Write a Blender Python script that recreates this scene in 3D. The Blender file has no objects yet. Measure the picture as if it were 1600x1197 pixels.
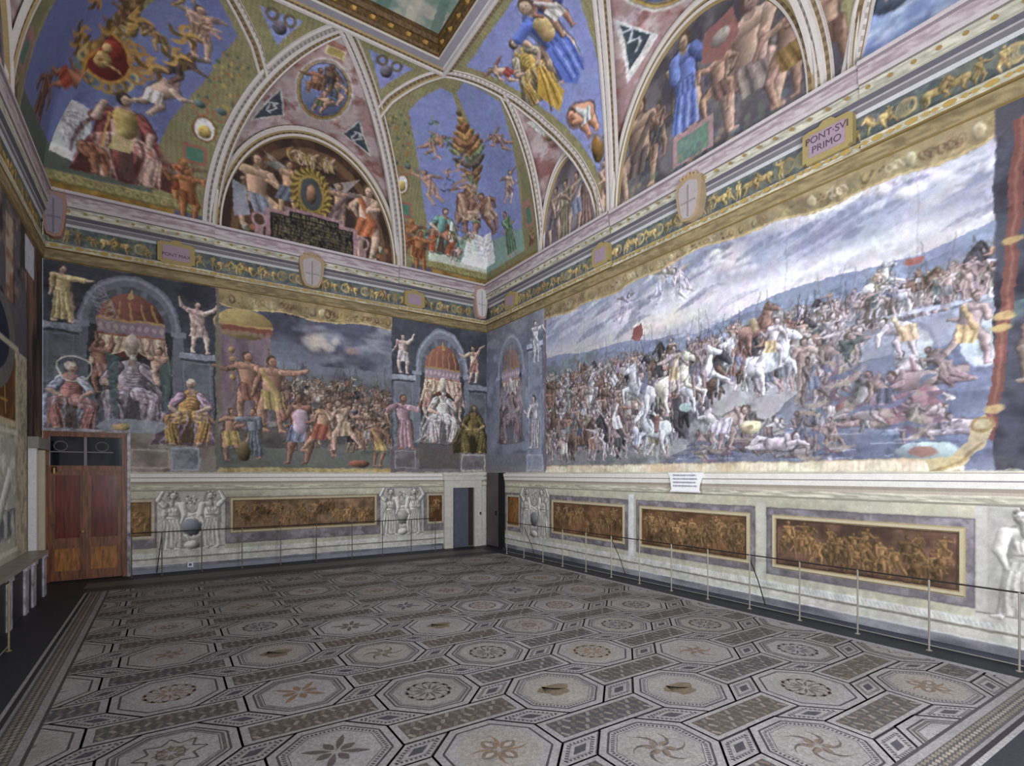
import bpy, bmesh, math, random
import numpy as np
from mathutils import Vector

# ------------------------------------------------------------------ camera, world, lights, exposure
SC = bpy.context.scene
COL = SC.collection
XR, YB, XL, YN = 8.65, 14.75, -2.2, -1.45      # right, back, left and near wall planes (metres)
cam_d = bpy.data.cameras.new('camera'); cam = bpy.data.objects.new('camera', cam_d); COL.objects.link(cam)
cam.location = (0, 0, 2.3); cam.rotation_euler = (math.radians(90), 0, math.radians(-33.1))
cam_d.sensor_width = 36; cam_d.lens = 36 * 826.5 / 1600; cam_d.shift_y = (740 - 598.5) / 1600
cam_d.clip_start = 0.05; cam_d.clip_end = 200
SC.camera = cam
w = bpy.data.worlds.new('world'); SC.world = w; w.use_nodes = True
w.node_tree.nodes['Background'].inputs[0].default_value = (0.75, 0.85, 1.0, 1)
w.node_tree.nodes['Background'].inputs[1].default_value = 1.0
SC.view_settings.view_transform = 'Standard'; SC.view_settings.look = 'None'
SC.view_settings.gamma = 1; SC.view_settings.exposure = 0.38

def area(name, loc, target, sx, sy, power, color=(1, 1, 1), spread=180):
    l = bpy.data.lights.new(name, 'AREA'); l.shape = 'RECTANGLE'; l.size = sx; l.size_y = sy
    l.energy = power; l.color = color; l.spread = math.radians(spread)
    o = bpy.data.objects.new(name, l); COL.objects.link(o); o.location = loc
    d = Vector(target) - Vector(loc); o.rotation_euler = d.to_track_quat('-Z', 'Z').to_euler()
    return o
# daylight through unseen windows assumed in the near and left walls
area('near_window_daylight', (4.2, -1.4, 2.8), (4.6, 10, 3.4), 2.9, 3.4, 400, (0.92, 0.94, 1.0))
area('near_window_daylight', (-0.6, -1.4, 2.8), (0.8, 10, 3.6), 1.9, 3.4, 50, (0.95, 0.96, 1.0))
area('left_window_daylight', (-2.15, 7.0, 4.6), (8.6, 8.6, 7.6), 2.1, 3.5, 230, (0.92, 0.95, 1.0), 130)
area('left_window_daylight', (-2.15, 2.6, 4.6), (8.6, 5.2, 7.0), 2.1, 3.5, 200, (0.92, 0.95, 1.0), 140)
area('added_vault_fill', (2.6, -1.0, 2.2), (3.8, 9.5, 11.5), 1.2, .8, 170, (1.0, 0.97, 0.93), 120)  # added fill to lift the vault; no lamp stands there
# ------------------------------------------------------------------ helpers: naming, meshes, materials
K_ALB = 1.22
def lin(c):
    c = np.asarray(c, dtype=np.float32) / 255.0
    return np.where(c <= 0.04045, c / 12.92, ((c + 0.055) / 1.055) ** 2.4)
def tag(o, label=None, cat=None, group=None, kind=None):
    if label: o['label'] = label
    if cat: o['category'] = cat
    if group: o['group'] = group
    if kind: o['kind'] = kind
    return o
def empty(name, loc=(0, 0, 0)):
    o = bpy.data.objects.new(name, None); COL.objects.link(o); o.location = loc
    o.empty_display_size = 0.1
    return o
MATS = {}
def fresco_mat(name, rough=0.8, spec=0.2, nscale=9.0, namt=0.16, bump=0.05, fine=70.0, metal=0.0):
    if name in MATS: return MATS[name]
    m = bpy.data.materials.new(name); m.use_nodes = True
    nt = m.node_tree; N = nt.nodes; L = nt.links; b = N['Principled BSDF']
    at = N.new('ShaderNodeAttribute'); at.attribute_name = 'Col'
    tc = N.new('ShaderNodeTexCoord')
    n1 = N.new('ShaderNodeTexNoise'); n1.inputs['Scale'].default_value = nscale; n1.inputs['Detail'].default_value = 8
    n1.inputs['Roughness'].default_value = 0.7
    n2 = N.new('ShaderNodeTexNoise'); n2.inputs['Scale'].default_value = fine; n2.inputs['Detail'].default_value = 3
    for n in (n1, n2): L.new(tc.outputs['Object'], n.inputs['Vector'])
    mx = N.new('ShaderNodeMath'); mx.operation = 'ADD'
    L.new(n1.outputs[0], mx.inputs[0]); L.new(n2.outputs[0], mx.inputs[1])
    mr = N.new('ShaderNodeMapRange'); mr.inputs[1].default_value = 0.6; mr.inputs[2].default_value = 1.4
    mr.inputs[3].default_value = 1 - namt; mr.inputs[4].default_value = 1 + namt
    L.new(mx.outputs[0], mr.inputs[0])
    vm = N.new('ShaderNodeVectorMath'); vm.operation = 'SCALE'
    L.new(at.outputs['Color'], vm.inputs[0]); L.new(mr.outputs[0], vm.inputs['Scale'])
    L.new(vm.outputs[0], b.inputs['Base Color'])
    b.inputs['Roughness'].default_value = rough; b.inputs['Specular IOR Level'].default_value = spec
    b.inputs['Metallic'].default_value = metal
    if bump:
        bp = N.new('ShaderNodeBump'); bp.inputs['Strength'].default_value = bump; bp.inputs['Distance'].default_value = 0.02
        L.new(mx.outputs[0], bp.inputs['Height']); L.new(bp.outputs[0], b.inputs['Normal'])
    MATS[name] = m
    return m
def solid(name, rgb, rough=0.5, metal=0.0, spec=0.5, namt=0.12, nscale=6.0, bump=0.0, stretch=None):
    if name in MATS: return MATS[name]
    m = bpy.data.materials.new(name); m.use_nodes = True
    nt = m.node_tree; N = nt.nodes; L = nt.links; b = N['Principled BSDF']
    c = lin(rgb)
    tc = N.new('ShaderNodeTexCoord'); mp = N.new('ShaderNodeMapping')
    if stretch: mp.inputs['Scale'].default_value = stretch
    n = N.new('ShaderNodeTexNoise'); n.inputs['Scale'].default_value = nscale; n.inputs['Detail'].default_value = 6
    cr = N.new('ShaderNodeValToRGB')
    cr.color_ramp.elements[0].position = 0.3; cr.color_ramp.elements[1].position = 0.7
    cr.color_ramp.elements[0].color = (*[float(x) * (1 - namt * 2) for x in c], 1)
    cr.color_ramp.elements[1].color = (*[min(1, float(x) * (1 + namt)) for x in c], 1)
    L.new(tc.outputs['Object'], mp.inputs[0]); L.new(mp.outputs[0], n.inputs['Vector']); L.new(n.outputs[0], cr.inputs[0])
    L.new(cr.outputs[0], b.inputs['Base Color'])
    b.inputs['Roughness'].default_value = rough; b.inputs['Metallic'].default_value = metal
    b.inputs['Specular IOR Level'].default_value = spec
    if bump:
        bp = N.new('ShaderNodeBump'); bp.inputs['Strength'].default_value = bump; bp.inputs['Distance'].default_value = 0.01
        L.new(n.outputs[0], bp.inputs['Height']); L.new(bp.outputs[0], b.inputs['Normal'])
    MATS[name] = m
    return m
def link_mesh(name, me, mat, parent=None):
    o = bpy.data.objects.new(name, me); COL.objects.link(o)
    if mat: me.materials.append(mat)
    if parent is not None: o.parent = parent
    return o
def np_mesh(name, V, F, C=None, smooth=False):
    """V (n,3), F (m,4) or (m,3) int, C (n,3) srgb 0..255 point colours"""
    me = bpy.data.meshes.new(name)
    V = np.ascontiguousarray(V, dtype=np.float32); F = np.ascontiguousarray(F, dtype=np.int32)
    k = F.shape[1]
    me.vertices.add(len(V)); me.vertices.foreach_set('co', V.ravel())
    me.loops.add(F.size); me.loops.foreach_set('vertex_index', F.ravel())
    me.polygons.add(len(F)); me.polygons.foreach_set('loop_start', np.arange(0, F.size, k, dtype=np.int32))
    me.update(calc_edges=True)
    if smooth: me.polygons.foreach_set('use_smooth', np.ones(len(F), dtype=bool))
    if C is not None:
        a = me.color_attributes.new('Col', 'FLOAT_COLOR', 'POINT')
        c = np.ones((len(V), 4), dtype=np.float32); c[:, :3] = np.clip(lin(C) * K_ALB, 0, 0.9)
        a.data.foreach_set('color', c.ravel())
    return me
def grid_objects(P, C, ID, specs, mat, flip=False, smooth=False):
    """P (ny,nx,3) points, C (ny,nx,3) colours, ID (ny,nx) region ids -> one object per region"""
    ny, nx = ID.shape
    idx = np.arange(ny * nx).reshape(ny, nx)
    q = np.stack([idx[:-1, :-1], idx[:-1, 1:], idx[1:, 1:], idx[1:, :-1]], -1)
    if flip: q = q[..., ::-1]
    fid = ID[:-1, :-1]
    Pf = P.reshape(-1, 3); Cf = C.reshape(-1, 3); out = {}
    for k, sp in specs.items():
        f = q[fid == k]
        if len(f) == 0: continue
        used, inv = np.unique(f.ravel(), return_inverse=True)
        name, label, cat, group, kind = sp
        V = Pf[used]
        org = np.zeros(3) if kind == 'structure' else np.array([V[:, 0].mean(), V[:, 1].mean(), V[:, 2].min()])
        me = np_mesh(name, V - org, inv.reshape(-1, 4), Cf[used], smooth)
        o = link_mesh(name, me, mat); o.location = org
        tag(o, label, cat, group, kind); out[k] = o
    return out
class MB:
    """collects coloured boxes / prisms / tubes, built as one mesh object"""
    def __init__(s): s.v = []; s.f = []; s.c = []
    def add(s, vs, fs, col):
        b = len(s.v); s.v += [tuple(map(float, v)) for v in vs]; s.f += [tuple(b + i for i in f) for f in fs]
        s.c += [col] * len(vs); return s
    def box(s, x0, x1, y0, y1, z0, z1, col=(128, 128, 128)):
        v = [(x, y, z) for z in (z0, z1) for y in (y0, y1) for x in (x0, x1)]
        return s.add(v, [(0, 2, 3, 1), (4, 5, 7, 6), (0, 1, 5, 4), (2, 6, 7, 3), (0, 4, 6, 2), (1, 3, 7, 5)], col)
    def tube(s, pts, r, col=(128, 128, 128), n=8, r2=None):
        pts = [Vector(p) for p in pts]; rings = []
        for i, p in enumerate(pts):
            t = (pts[min(i + 1, len(pts) - 1)] - pts[max(i - 1, 0)]).normalized()
            a = t.orthogonal().normalized() if abs(t.z) < .9 else Vector((1, 0, 0)); b = t.cross(a).normalized(); a = b.cross(t)
            rr = r if r2 is None else r + (r2 - r) * i / (len(pts) - 1)
            rings.append([p + a * math.cos(k * 2 * math.pi / n) * rr + b * math.sin(k * 2 * math.pi / n) * rr for k in range(n)])
        vs = [v for R in rings for v in R]; fs = []
        for i in range(len(pts) - 1):
            for k in range(n): fs.append((i * n + k, i * n + (k + 1) % n, (i + 1) * n + (k + 1) % n, (i + 1) * n + k))
        fs.append(tuple(range(n - 1, -1, -1))); fs.append(tuple((len(pts) - 1) * n + k for k in range(n)))
        return s.add(vs, fs, col)
    def lathe(s, prof, col=(128, 128, 128), n=12, c=(0, 0)):
        vs = [(c[0] + r * math.cos(k * 2 * math.pi / n), c[1] + r * math.sin(k * 2 * math.pi / n), z) for r, z in prof for k in range(n)]
        fs = [(i * n + k, i * n + (k + 1) % n, (i + 1) * n + (k + 1) % n, (i + 1) * n + k) for i in range(len(prof) - 1) for k in range(n)]
        fs.append(tuple(range(n - 1, -1, -1))); fs.append(tuple((len(prof) - 1) * n + k for k in range(n)))
        return s.add(vs, fs, col)
    def prism(s, pts, fn, t0, t1, col=(128, 128, 128)):
        """pts: 2-D outline, fn(a,b,t)->xyz, extruded from t0 to t1"""
        n = len(pts); vs = [fn(a, b, t0) for a, b in pts] + [fn(a, b, t1) for a, b in pts]
        fs = [tuple(range(n)), tuple(range(2 * n - 1, n - 1, -1))] + [(i, (i + 1) % n, n + (i + 1) % n, n + i) for i in range(n)]
        return s.add(vs, fs, col)
    def build(s, name, mat, parent=None, loc=None, colors=True):
        me = bpy.data.meshes.new(name)
        V = s.v if loc is None else [(a - loc[0], b - loc[1], c - loc[2]) for a, b, c in s.v]
        me.from_pydata(V, [], s.f)
        bm = bmesh.new(); bm.from_mesh(me); bmesh.ops.recalc_face_normals(bm, faces=bm.faces); bm.to_mesh(me); bm.free()
        a = me.color_attributes.new('Col', 'FLOAT_COLOR', 'POINT')
        c = np.ones((len(V), 4), dtype=np.float32); c[:, :3] = np.clip(lin(np.array(s.c)) * K_ALB, 0, .9)
        a.data.foreach_set('color', c.ravel())
        o = link_mesh(name, me, mat, parent)
        if loc is not None and parent is None: o.location = loc
        return o

# ------------------------------------------------------------------ painter: pigment laid down in wall metres
def fbm(H, W, cell, rng, octs=4, gain=0.55):
    out = np.zeros((H, W), np.float32); amp = 1.0; tot = 0
    for _ in range(octs):
        gh, gw = max(2, int(H / cell) + 2), max(2, int(W / cell) + 2)
        g = rng.random((gh, gw)).astype(np.float32)
        y = np.linspace(0, gh - 1.001, H); x = np.linspace(0, gw - 1.001, W)
        yi = y.astype(int); xi = x.astype(int); fy = (y - yi)[:, None]; fx = (x - xi)[None]
        fy = fy * fy * (3 - 2 * fy); fx = fx * fx * (3 - 2 * fx)
        a = g[yi][:, xi]; b = g[yi][:, xi + 1]; c = g[yi + 1][:, xi]; d = g[yi + 1][:, xi + 1]
        out += amp * ((a * (1 - fx) + b * fx) * (1 - fy) + (c * (1 - fx) + d * fx) * fy)
        tot += amp; amp *= gain; cell = max(1.5, cell / 2)
    return out / tot
class Cv:
    def __init__(s, u0, u1, v0, v1, res, col, seed=1):
        s.u0, s.v0, s.res = u0, v0, res
        s.W = int(round((u1 - u0) / res)) + 1; s.H = int(round((v1 - v0) / res)) + 1
        s.u = u0 + np.arange(s.W, dtype=np.float32) * res; s.v = v0 + np.arange(s.H, dtype=np.float32) * res
        s.A = np.empty((s.H, s.W, 3), np.float32); s.A[:] = col
        s.ID = np.zeros((s.H, s.W), np.int16); s.specs = {}
        s.rng = np.random.default_rng(seed); s.e = res * 0.7
    def sl(s, a, b, c, d):
        i0 = max(0, int((a - s.u0) / s.res) - 1); i1 = min(s.W, int((b - s.u0) / s.res) + 3)
        j0 = max(0, int((c - s.v0) / s.res) - 1); j1 = min(s.H, int((d - s.v0) / s.res) + 3)
        if i1 <= i0 or j1 <= j0: return None
        return (slice(j0, j1), slice(i0, i1)), s.u[None, i0:i1], s.v[j0:j1, None]
    def mix(s, S, m, col):
        a = s.A[S]; m = m[..., None]
        s.A[S] = a + (np.asarray(col, np.float32) - a) * m
    def cov(s, dist): return np.clip(0.5 - dist / (2 * s.e), 0, 1)
    def rect(s, a, b, c, d, col, al=1.0):
        if a > b: a, b = b, a
        r = s.sl(a, b, c, d)
        if r is None: return
        S, U, V = r
        m = s.cov(np.maximum(a - U, U - b)) * s.cov(np.maximum(c - V, V - d)) * al
        s.mix(S, m, col)
    def frame(s, a, b, c, d, w, col, al=1.0):
        s.rect(a, b, c, c + w, col, al); s.rect(a, b, d - w, d, col, al); s.rect(a, a + w, c, d, col, al); s.rect(b - w, b, c, d, col, al)
    def pmask(s, pts):
        P = np.asarray(pts, np.float32)
        r = s.sl(P[:, 0].min(), P[:, 0].max(), P[:, 1].min(), P[:, 1].max())
        if r is None: return None
        S, U, V = r
        ins = np.zeros((V.shape[0], U.shape[1]), bool)
        x0, y0 = P[-1]
        for x1, y1 in P:
            if y0 != y1:
                ins ^= ((y1 > V) != (y0 > V)) & (U < (x0 - x1) * (V - y1) / (y0 - y1) + x1)
            x0, y0 = x1, y1
        return S, U, V, ins
    def poly(s, pts, col, al=1.0):
        r = s.pmask(pts)
        if r is None: return
        s.mix(r[0], r[3].astype(np.float32) * al, col)
    def ell(s, cu, cv_, ru, rv, col, al=1.0, ang=0.0, soft=None, shade=0.0):
        R = max(ru, rv) * 1.05
        r = s.sl(cu - R, cu + R, cv_ - R, cv_ + R)
        if r is None: return
        S, U, V = r; x = U - cu; y = V - cv_
        if ang: ca, sa = math.cos(ang), math.sin(ang); x, y = x * ca + y * sa, -x * sa + y * ca
        q = np.sqrt((x / ru) ** 2 + (y / rv) ** 2)
        if soft: m = np.clip((1 - q) / soft, 0, 1); m = m * m * (3 - 2 * m)
        else: m = s.cov((q - 1) * min(ru, rv))
        c = np.asarray(col, np.float32)
        if shade:
            l = np.clip(1 + shade * (-(x / ru) * .5 + (y / rv) * .6 - q * .25), .35, 1.5)
            c = c * l[..., None]
        s.mix(S, m * al, c)
    def ring(s, cu, cv_, ru, rv, w, col, al=1.0, a0=None, a1=None):
        r = s.sl(cu - ru - w, cu + ru + w, cv_ - rv - w, cv_ + rv + w)
        if r is None: return
        S, U, V = r; x = U - cu; y = V - cv_
        q = np.sqrt((x / ru) ** 2 + (y / rv) ** 2)
        m = s.cov(np.abs(q - 1) * min(ru, rv) - w / 2)
        if a0 is not None:
            an = np.arctan2(y, x); m = m * ((an >= a0) & (an <= a1))
        s.mix(S, m * al, col)
    def seg(s, p, q, r0, r1, col, al=1.0, shade=0.0, side=1, soft=0):
        R = max(r0, r1)
        r = s.sl(min(p[0], q[0]) - R, max(p[0], q[0]) + R, min(p[1], q[1]) - R, max(p[1], q[1]) + R)
        if r is None: return
        S, U, V = r; dx, dy = q[0] - p[0], q[1] - p[1]; L2 = dx * dx + dy * dy + 1e-9
        t = np.clip(((U - p[0]) * dx + (V - p[1]) * dy) / L2, 0, 1)
        ex = U - p[0] - t * dx; ey = V - p[1] - t * dy
        dd = np.sqrt(ex * ex + ey * ey); rr = r0 + (r1 - r0) * t
        m = np.clip(0.5 - (dd - rr) / (2 * (s.e + soft)), 0, 1) * al
        c = np.asarray(col, np.float32)
        if shade:
            k = (ex * .75 * side - ey * .5) / np.maximum(rr, 1e-5)
            l = 1.08 - shade * np.clip(k + .25, 0, 1.2) + shade * .35 * np.clip(-k, 0, 1)
            c = c * l[..., None]
        s.mix(S, m, c)
    def line(s, pts, w, col, al=1.0, **k):
        for a, b in zip(pts[:-1], pts[1:]): s.seg(a, b, w / 2, w / 2, col, al, **k)
    def mottle(s, a, b, c, d, c2, cell=.3, lo=.4, hi=.7, al=1.0, stretch=None, mask=None):
        """cloudy patches of colour c2 inside the rectangle"""
        r = s.sl(min(a, b), max(a, b), c, d)
        if r is None: return
        S, U, V = r; h, w_ = V.shape[0], U.shape[1]
        if stretch:
            n = fbm(max(2, int(h / stretch[1])), max(2, int(w_ / stretch[0])), cell / s.res, s.rng)
            yi = np.linspace(0, n.shape[0] - 1, h).astype(int); xi = np.linspace(0, n.shape[1] - 1, w_).astype(int); n = n[yi][:, xi]
        else: n = fbm(h, w_, cell / s.res, s.rng)
        m = np.clip((n - lo) / (hi - lo), 0, 1) * al
        m = m * ((U >= min(a, b)) & (U <= max(a, b)) & (V >= c) & (V <= d))
        if mask is not None: m = m * mask(U, V)
        s.mix(S, m.astype(np.float32), c2)
    def grad(s, a, b, c, d, stops, al=1.0):
        r = s.sl(min(a, b), max(a, b), c, d)
        if r is None: return
        S, U, V = r; t = np.clip((V - c) / (d - c), 0, 1)
        ks = [k for k, _ in stops]; cc = np.array([x for _, x in stops], np.float32)
        col = np.stack([np.interp(t, ks, cc[:, i]) for i in range(3)], -1)
        m = ((U >= min(a, b)) & (U <= max(a, b)) & (V >= c) & (V <= d)).astype(np.float32) * al
        s.mix(S, m, col)
    def region(s, k, spec, rect=None, poly=None, ell=None):
        s.specs[k] = spec
        if rect:
            a, b, c, d = rect; a, b = min(a, b), max(a, b)
            s.ID[np.ix_((s.v >= c) & (s.v < d), (s.u >= a) & (s.u < b))] = k
        if poly is not None:
            r = s.pmask(poly)
            if r is not None: s.ID[r[0]][r[3]] = k
        if ell:
            cu, cw, ru, rw = ell
            m = ((s.u[None] - cu) / ru) ** 2 + ((s.v[:, None] - cw) / rw) ** 2 < 1
            s.ID[m] = k
    def script_lines(s, a, b, c, d, rows, col, al=.8):
        """rows of worn, unreadable lettering"""
        if a > b: a, b = b, a
        hh = (d - c) / rows
        for i in range(rows):
            y = c + (i + .5) * hh; x = a + s.rng.random() * .03
            while x < b - .02:
                wd = hh * (.25 + .35 * s.rng.random())
                if s.rng.random() < .85:
                    k = s.rng.integers(0, 4); w_ = hh * .09
                    if k != 1: s.seg((x, y - hh * .28), (x, y + hh * .28), w_, w_, col, al)
                    if k != 2: s.seg((x, y + hh * (.28 if k else -.26)), (x + wd * .7, y + hh * (.28 if k > 1 else -.2)), w_, w_, col, al)
                    if k == 3: s.seg((x + wd * .7, y - hh * .28), (x + wd * .7, y + hh * .28), w_, w_, col, al)
                x += wd + hh * .12
    def painterly(s, v0, v1, warp=.03, fine=.012, clutter=.2, sat=.8, ridge=.12, chroma=.1):
        """break the drawing up like brushwork on old plaster"""
        j0 = max(0, int((v0 - s.v0) / s.res)); j1 = min(s.H, int((v1 - s.v0) / s.res)); A = s.A[j0:j1]; h, w_ = A.shape[:2]; r = s.rng
        def disp(): return ((fbm(h, w_, .3 / s.res, r, 2) - .5) * 3 * warp + (fbm(h, w_, .06 / s.res, r, 2) - .5) * 3 * fine) / s.res
        y, x = np.mgrid[0:h, 0:w_].astype(np.float32); y = np.clip(y + disp(), 0, h - 1.01); x = np.clip(x + disp(), 0, w_ - 1.01)
        yi = y.astype(int); xi = x.astype(int); fy = (y - yi)[..., None]; fx = (x - xi)[..., None]
        o = (A[yi, xi] * (1 - fx) + A[yi, xi + 1] * fx) * (1 - fy) + (A[yi + 1, xi] * (1 - fx) + A[yi + 1, xi + 1] * fx) * fy
        n = fbm(h, w_, .1 / s.res, r, 3, .75) - .5; k = 1 - np.abs(2 * fbm(h, w_, .13 / s.res, r, 3, .6) - 1) * 3; 
        L_ = o.mean(-1); gr = np.abs(np.diff(L_, axis=0, append=L_[-1:])) + np.abs(np.diff(L_, axis=1, append=L_[:, -1:]))
        bs = max(2, int(.16 / s.res)); hh, ww = h // bs + 1, w_ // bs + 1; pad = np.zeros((hh * bs, ww * bs), np.float32); pad[:h, :w_] = gr
        bm_ = pad.reshape(hh, bs, ww, bs).mean((1, 3)); by = np.clip(np.arange(h) / bs - .5, 0, hh - 1.01); bx = np.clip(np.arange(w_) / bs - .5, 0, ww - 1.01)
        b0, c0 = by.astype(int), bx.astype(int); fy2, fx2 = (by - b0)[:, None], (bx - c0)[None]
        mk = (bm_[b0][:, c0] * (1 - fx2) + bm_[b0][:, np.minimum(c0 + 1, ww - 1)] * fx2) * (1 - fy2) + (bm_[np.minimum(b0 + 1, hh - 1)][:, c0] * (1 - fx2) + bm_[np.minimum(b0 + 1, hh - 1)][:, np.minimum(c0 + 1, ww - 1)] * fx2) * fy2
        mk = np.clip((mk - 2) / 12, .22, 1)
        o = o * (1 + (n * 2.2 * clutter + (np.clip(k, -1, 1)) * ridge) * mk)[..., None]
        for c in range(3): o[..., c] *= 1 + (fbm(h, w_, .25 / s.res, r, 3) - .5) * chroma
        gy = o.mean(-1, keepdims=True); s.A[j0:j1] = gy + (o - gy) * sat
    def grain(s, amt=.07, cell=.12, big=.05, bigcell=1.2):
        n = fbm(s.H, s.W, cell / s.res, s.rng, 4, .7); m = fbm(s.H, s.W, bigcell / s.res, s.rng, 3)
        s.A *= (1 + (n - .5) * 4 * amt + (m - .5) * 4 * big)[..., None]
        np.clip(s.A, 4, 252, out=s.A)

FLESH = [(176, 140, 122), (160, 118, 98), (188, 156, 140), (140, 100, 84)]
def fig(cv, u, v, h, skin=None, cloth=None, pose='stand', flip=1, arm=None, robe=False, wings=False, hair=None, sh=.5, dark=.45, fat=1.0, seed=None):
    """one painted human figure, feet at (u,v), h tall"""
    g = np.random.default_rng(seed) if seed is not None else cv.rng
    skin = np.array(skin if skin is not None else FLESH[g.integers(0, 4)], float)
    cloth = np.array(cloth if cloth is not None else (120, 110, 110), float)
    hair = np.array(hair if hair is not None else (84, 66, 54), float)
    f = flip; T = lambda x, y: (u + f * x * h, v + y * h); R = lambda r: r * h * fat
    def limb(pts, rs, col):
        for i in range(len(pts) - 1): cv.seg(T(*pts[i]), T(*pts[i + 1]), R(rs[i]) * 1.25, R(rs[i + 1]) * 1.25, col * dark, .55)
        for i in range(len(pts) - 1): cv.seg(T(*pts[i]), T(*pts[i + 1]), R(rs[i]), R(rs[i + 1]), col, 1, sh, 1)
    ls = g.uniform(-.05, .05)
    if pose == 'stand':
        hd = (ls * .8, .93); sl, sr = (-.12 + ls, .8), (.12 + ls, .79); pv = (ls * .3, .5)
        legs = [[(-.05, .5), (-.08 + g.uniform(-.05, .03), .27), (-.07 + g.uniform(-.07, .03), .02)], [(.06, .5), (.1 + g.uniform(-.02, .08), .28), (.08 + g.uniform(-.03, .1), .02)]]
    elif pose == 'sit':
        hd = (0, .95); sl, sr = (-.17, .78), (.17, .78); pv = (0, .42)
        legs = [[(-.1, .42), (-.2, .38), (-.17, .04)], [(.1, .42), (.26, .35), (.2, .02)]]
    elif pose == 'stride':
        hd = (.1, .9); sl, sr = (-.05, .79), (.17, .76); pv = (0, .5)
        legs = [[(-.03, .5), (-.17, .3), (-.33, .1)], [(.04, .5), (.2, .32), (.18, .02)]]
    elif pose == 'fly':
        hd = (.28, .84); sl, sr = (.12, .8), (.25, .66); pv = (0, .5)
        legs = [[(-.02, .5), (-.14, .3), (-.33, .2)], [(.03, .48), (.08, .25), (-.1, .05)]]
    elif pose == 'lie':
        hd = (.47, .17); sl, sr = (.34, .2), (.34, .08); pv = (.02, .1)
        legs = [[(.02, .12), (-.2, .2), (-.4, .05)], [(.02, .08), (-.22, .06), (-.45, .03)]]
    elif pose == 'bend':
        hd = (.3, .62); sl, sr = (.16, .66), (.24, .55); pv = (-.03, .47)
        legs = [[(-.05, .47), (-.1, .25), (-.16, .02)], [(0, .47), (.12, .27), (.06, .02)]]
    if wings:
        for sgn in (-1, 1):
            b = T((sl[0] + sr[0]) / 2, sl[1] - .04)
            for k in range(6):
                a = .25 + .28 * k
                e = (b[0] + f * sgn * math.cos(a - .5) * h * (.42 - .03 * k), b[1] + math.sin(a * .9) * h * .22 + .05 * h - k * .03 * h)
                cv.seg(b, e, R(.035), R(.012), cloth * .4 + np.array((150, 140, 130)) * .6 * (.7 + .07 * k), 1, .4)
    A = arm or [(g.uniform(-2.6, -.5), g.uniform(-2.4, .9)), (g.uniform(-2.4, .4), g.uniform(-2.0, 1.6))]
    lie = pose == 'lie'
    def armpts(s0, an, sx):
        e = (s0[0] + sx * math.cos(an[0]) * .17, s0[1] + math.sin(an[0]) * .17); hnd = (e[0] + sx * math.cos(an[1]) * .16, e[1] + math.sin(an[1]) * .16)
        return [s0, e, hnd]
    limb(armpts(sl, A[0], -1), (.042, .034, .022), skin * .88)
    for L_ in legs: limb(L_, (.075, .05, .026), skin); cv.seg(T(*L_[2]), T(L_[2][0] + .06, L_[2][1] - .01), R(.022), R(.014), skin, 1, sh)
    ch = ((sl[0] + sr[0]) / 2, (sl[1] + sr[1]) / 2 - .06)
    limb([ch, pv], (.115, .095), skin if not robe else cloth)
    cv.seg(T(*sl), T(*sr), R(.05), R(.05), skin if not robe else cloth, 1, sh)
    if robe:
        if pose == 'sit':
            kn = (.26, .37); kl = (-.22, .38)
            cv.poly([T(-.16, .7), T(.16, .7), T(.34, .4), T(.3, .0), T(-.28, .0), T(-.28, .4)], cloth * .8)
            for k in range(9):
                x = -.25 + .065 * k
                cv.seg(T(x * .9, .4 - .02 * (k % 2)), T(x, .02), R(.022), R(.03), cloth * (1.25 if k % 2 else .62), .75, .3)
            cv.seg(T(-.08, .44), T(*kl), R(.09), R(.08), cloth * 1.15, 1, sh); cv.seg(T(.08, .44), T(*kn), R(.09), R(.08), cloth * 1.15, 1, sh)
            for k in range(5): cv.seg(T(-.12 + .06 * k, .72), T(-.1 + .05 * k, .48), R(.016), R(.02), cloth * (1.2 if k % 2 else .7), .7, .3)
        else:
            b0, b1 = T(pv[0] - .1, pv[1] + .06), T(pv[0] + .1, pv[1] + .06)
            hem = .06 if pose == 'stand' else .15
            cv.poly([b0, b1, T(.17, hem), T(-.16, hem)], cloth * .82)
            for k in range(7):
                x = -.13 + .045 * k
                cv.seg(T(pv[0] + x * .6, pv[1] + .02), T(x, hem), R(.016), R(.022), cloth * (1.16 if k % 2 else .7), .65, .3)
    elif cloth is not None and not lie:
        a0 = g.uniform(-.1, .1)
        cv.poly([T(pv[0] - .12, pv[1] + .07), T(pv[0] + .12, pv[1] + .05), T(pv[0] + .14 + a0, pv[1] - .2), T(pv[0] - .12 + a0, pv[1] - .19)], cloth)
        for k in range(4): cv.seg(T(pv[0] - .09 + .06 * k, pv[1] + .04), T(pv[0] - .1 + .065 * k + a0, pv[1] - .18), R(.01), R(.014), cloth * (.6 if k % 2 else 1.3), .7)
        if g.random() < .5: cv.seg(T(*sl), T(pv[0] + .08, pv[1]), R(.03), R(.045), cloth, .9, sh)
    if robe and pose != 'sit': pass
    nk = ((sl[0] + sr[0]) / 2 * .6 + hd[0] * .4, (sl[1] + sr[1]) / 2 * .6 + hd[1] * .4)
    cv.seg(T(*nk), T(*hd), R(.035), R(.03), skin * .85, 1)
    cv.ell(*T(hd[0] - .008, hd[1] + .015), R(.06), R(.072), hair)
    cv.ell(*T(hd[0] + .012, hd[1] - .004), R(.046), R(.06), skin, shade=.5)
    if h > .75:
        fx, fy = hd[0] + .014, hd[1]
        for q in (-.018, .018): cv.ell(*T(fx + q, fy + .008), R(.007), R(.005), skin * .4)
        cv.seg(T(fx, fy + .004), T(fx + .003, fy - .015), R(.004), R(.006), skin * .75); cv.seg(T(fx - .013, fy - .03), T(fx + .013, fy - .03), R(.004), R(.004), skin * .55 + np.array((40, 0, 0)))
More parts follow.
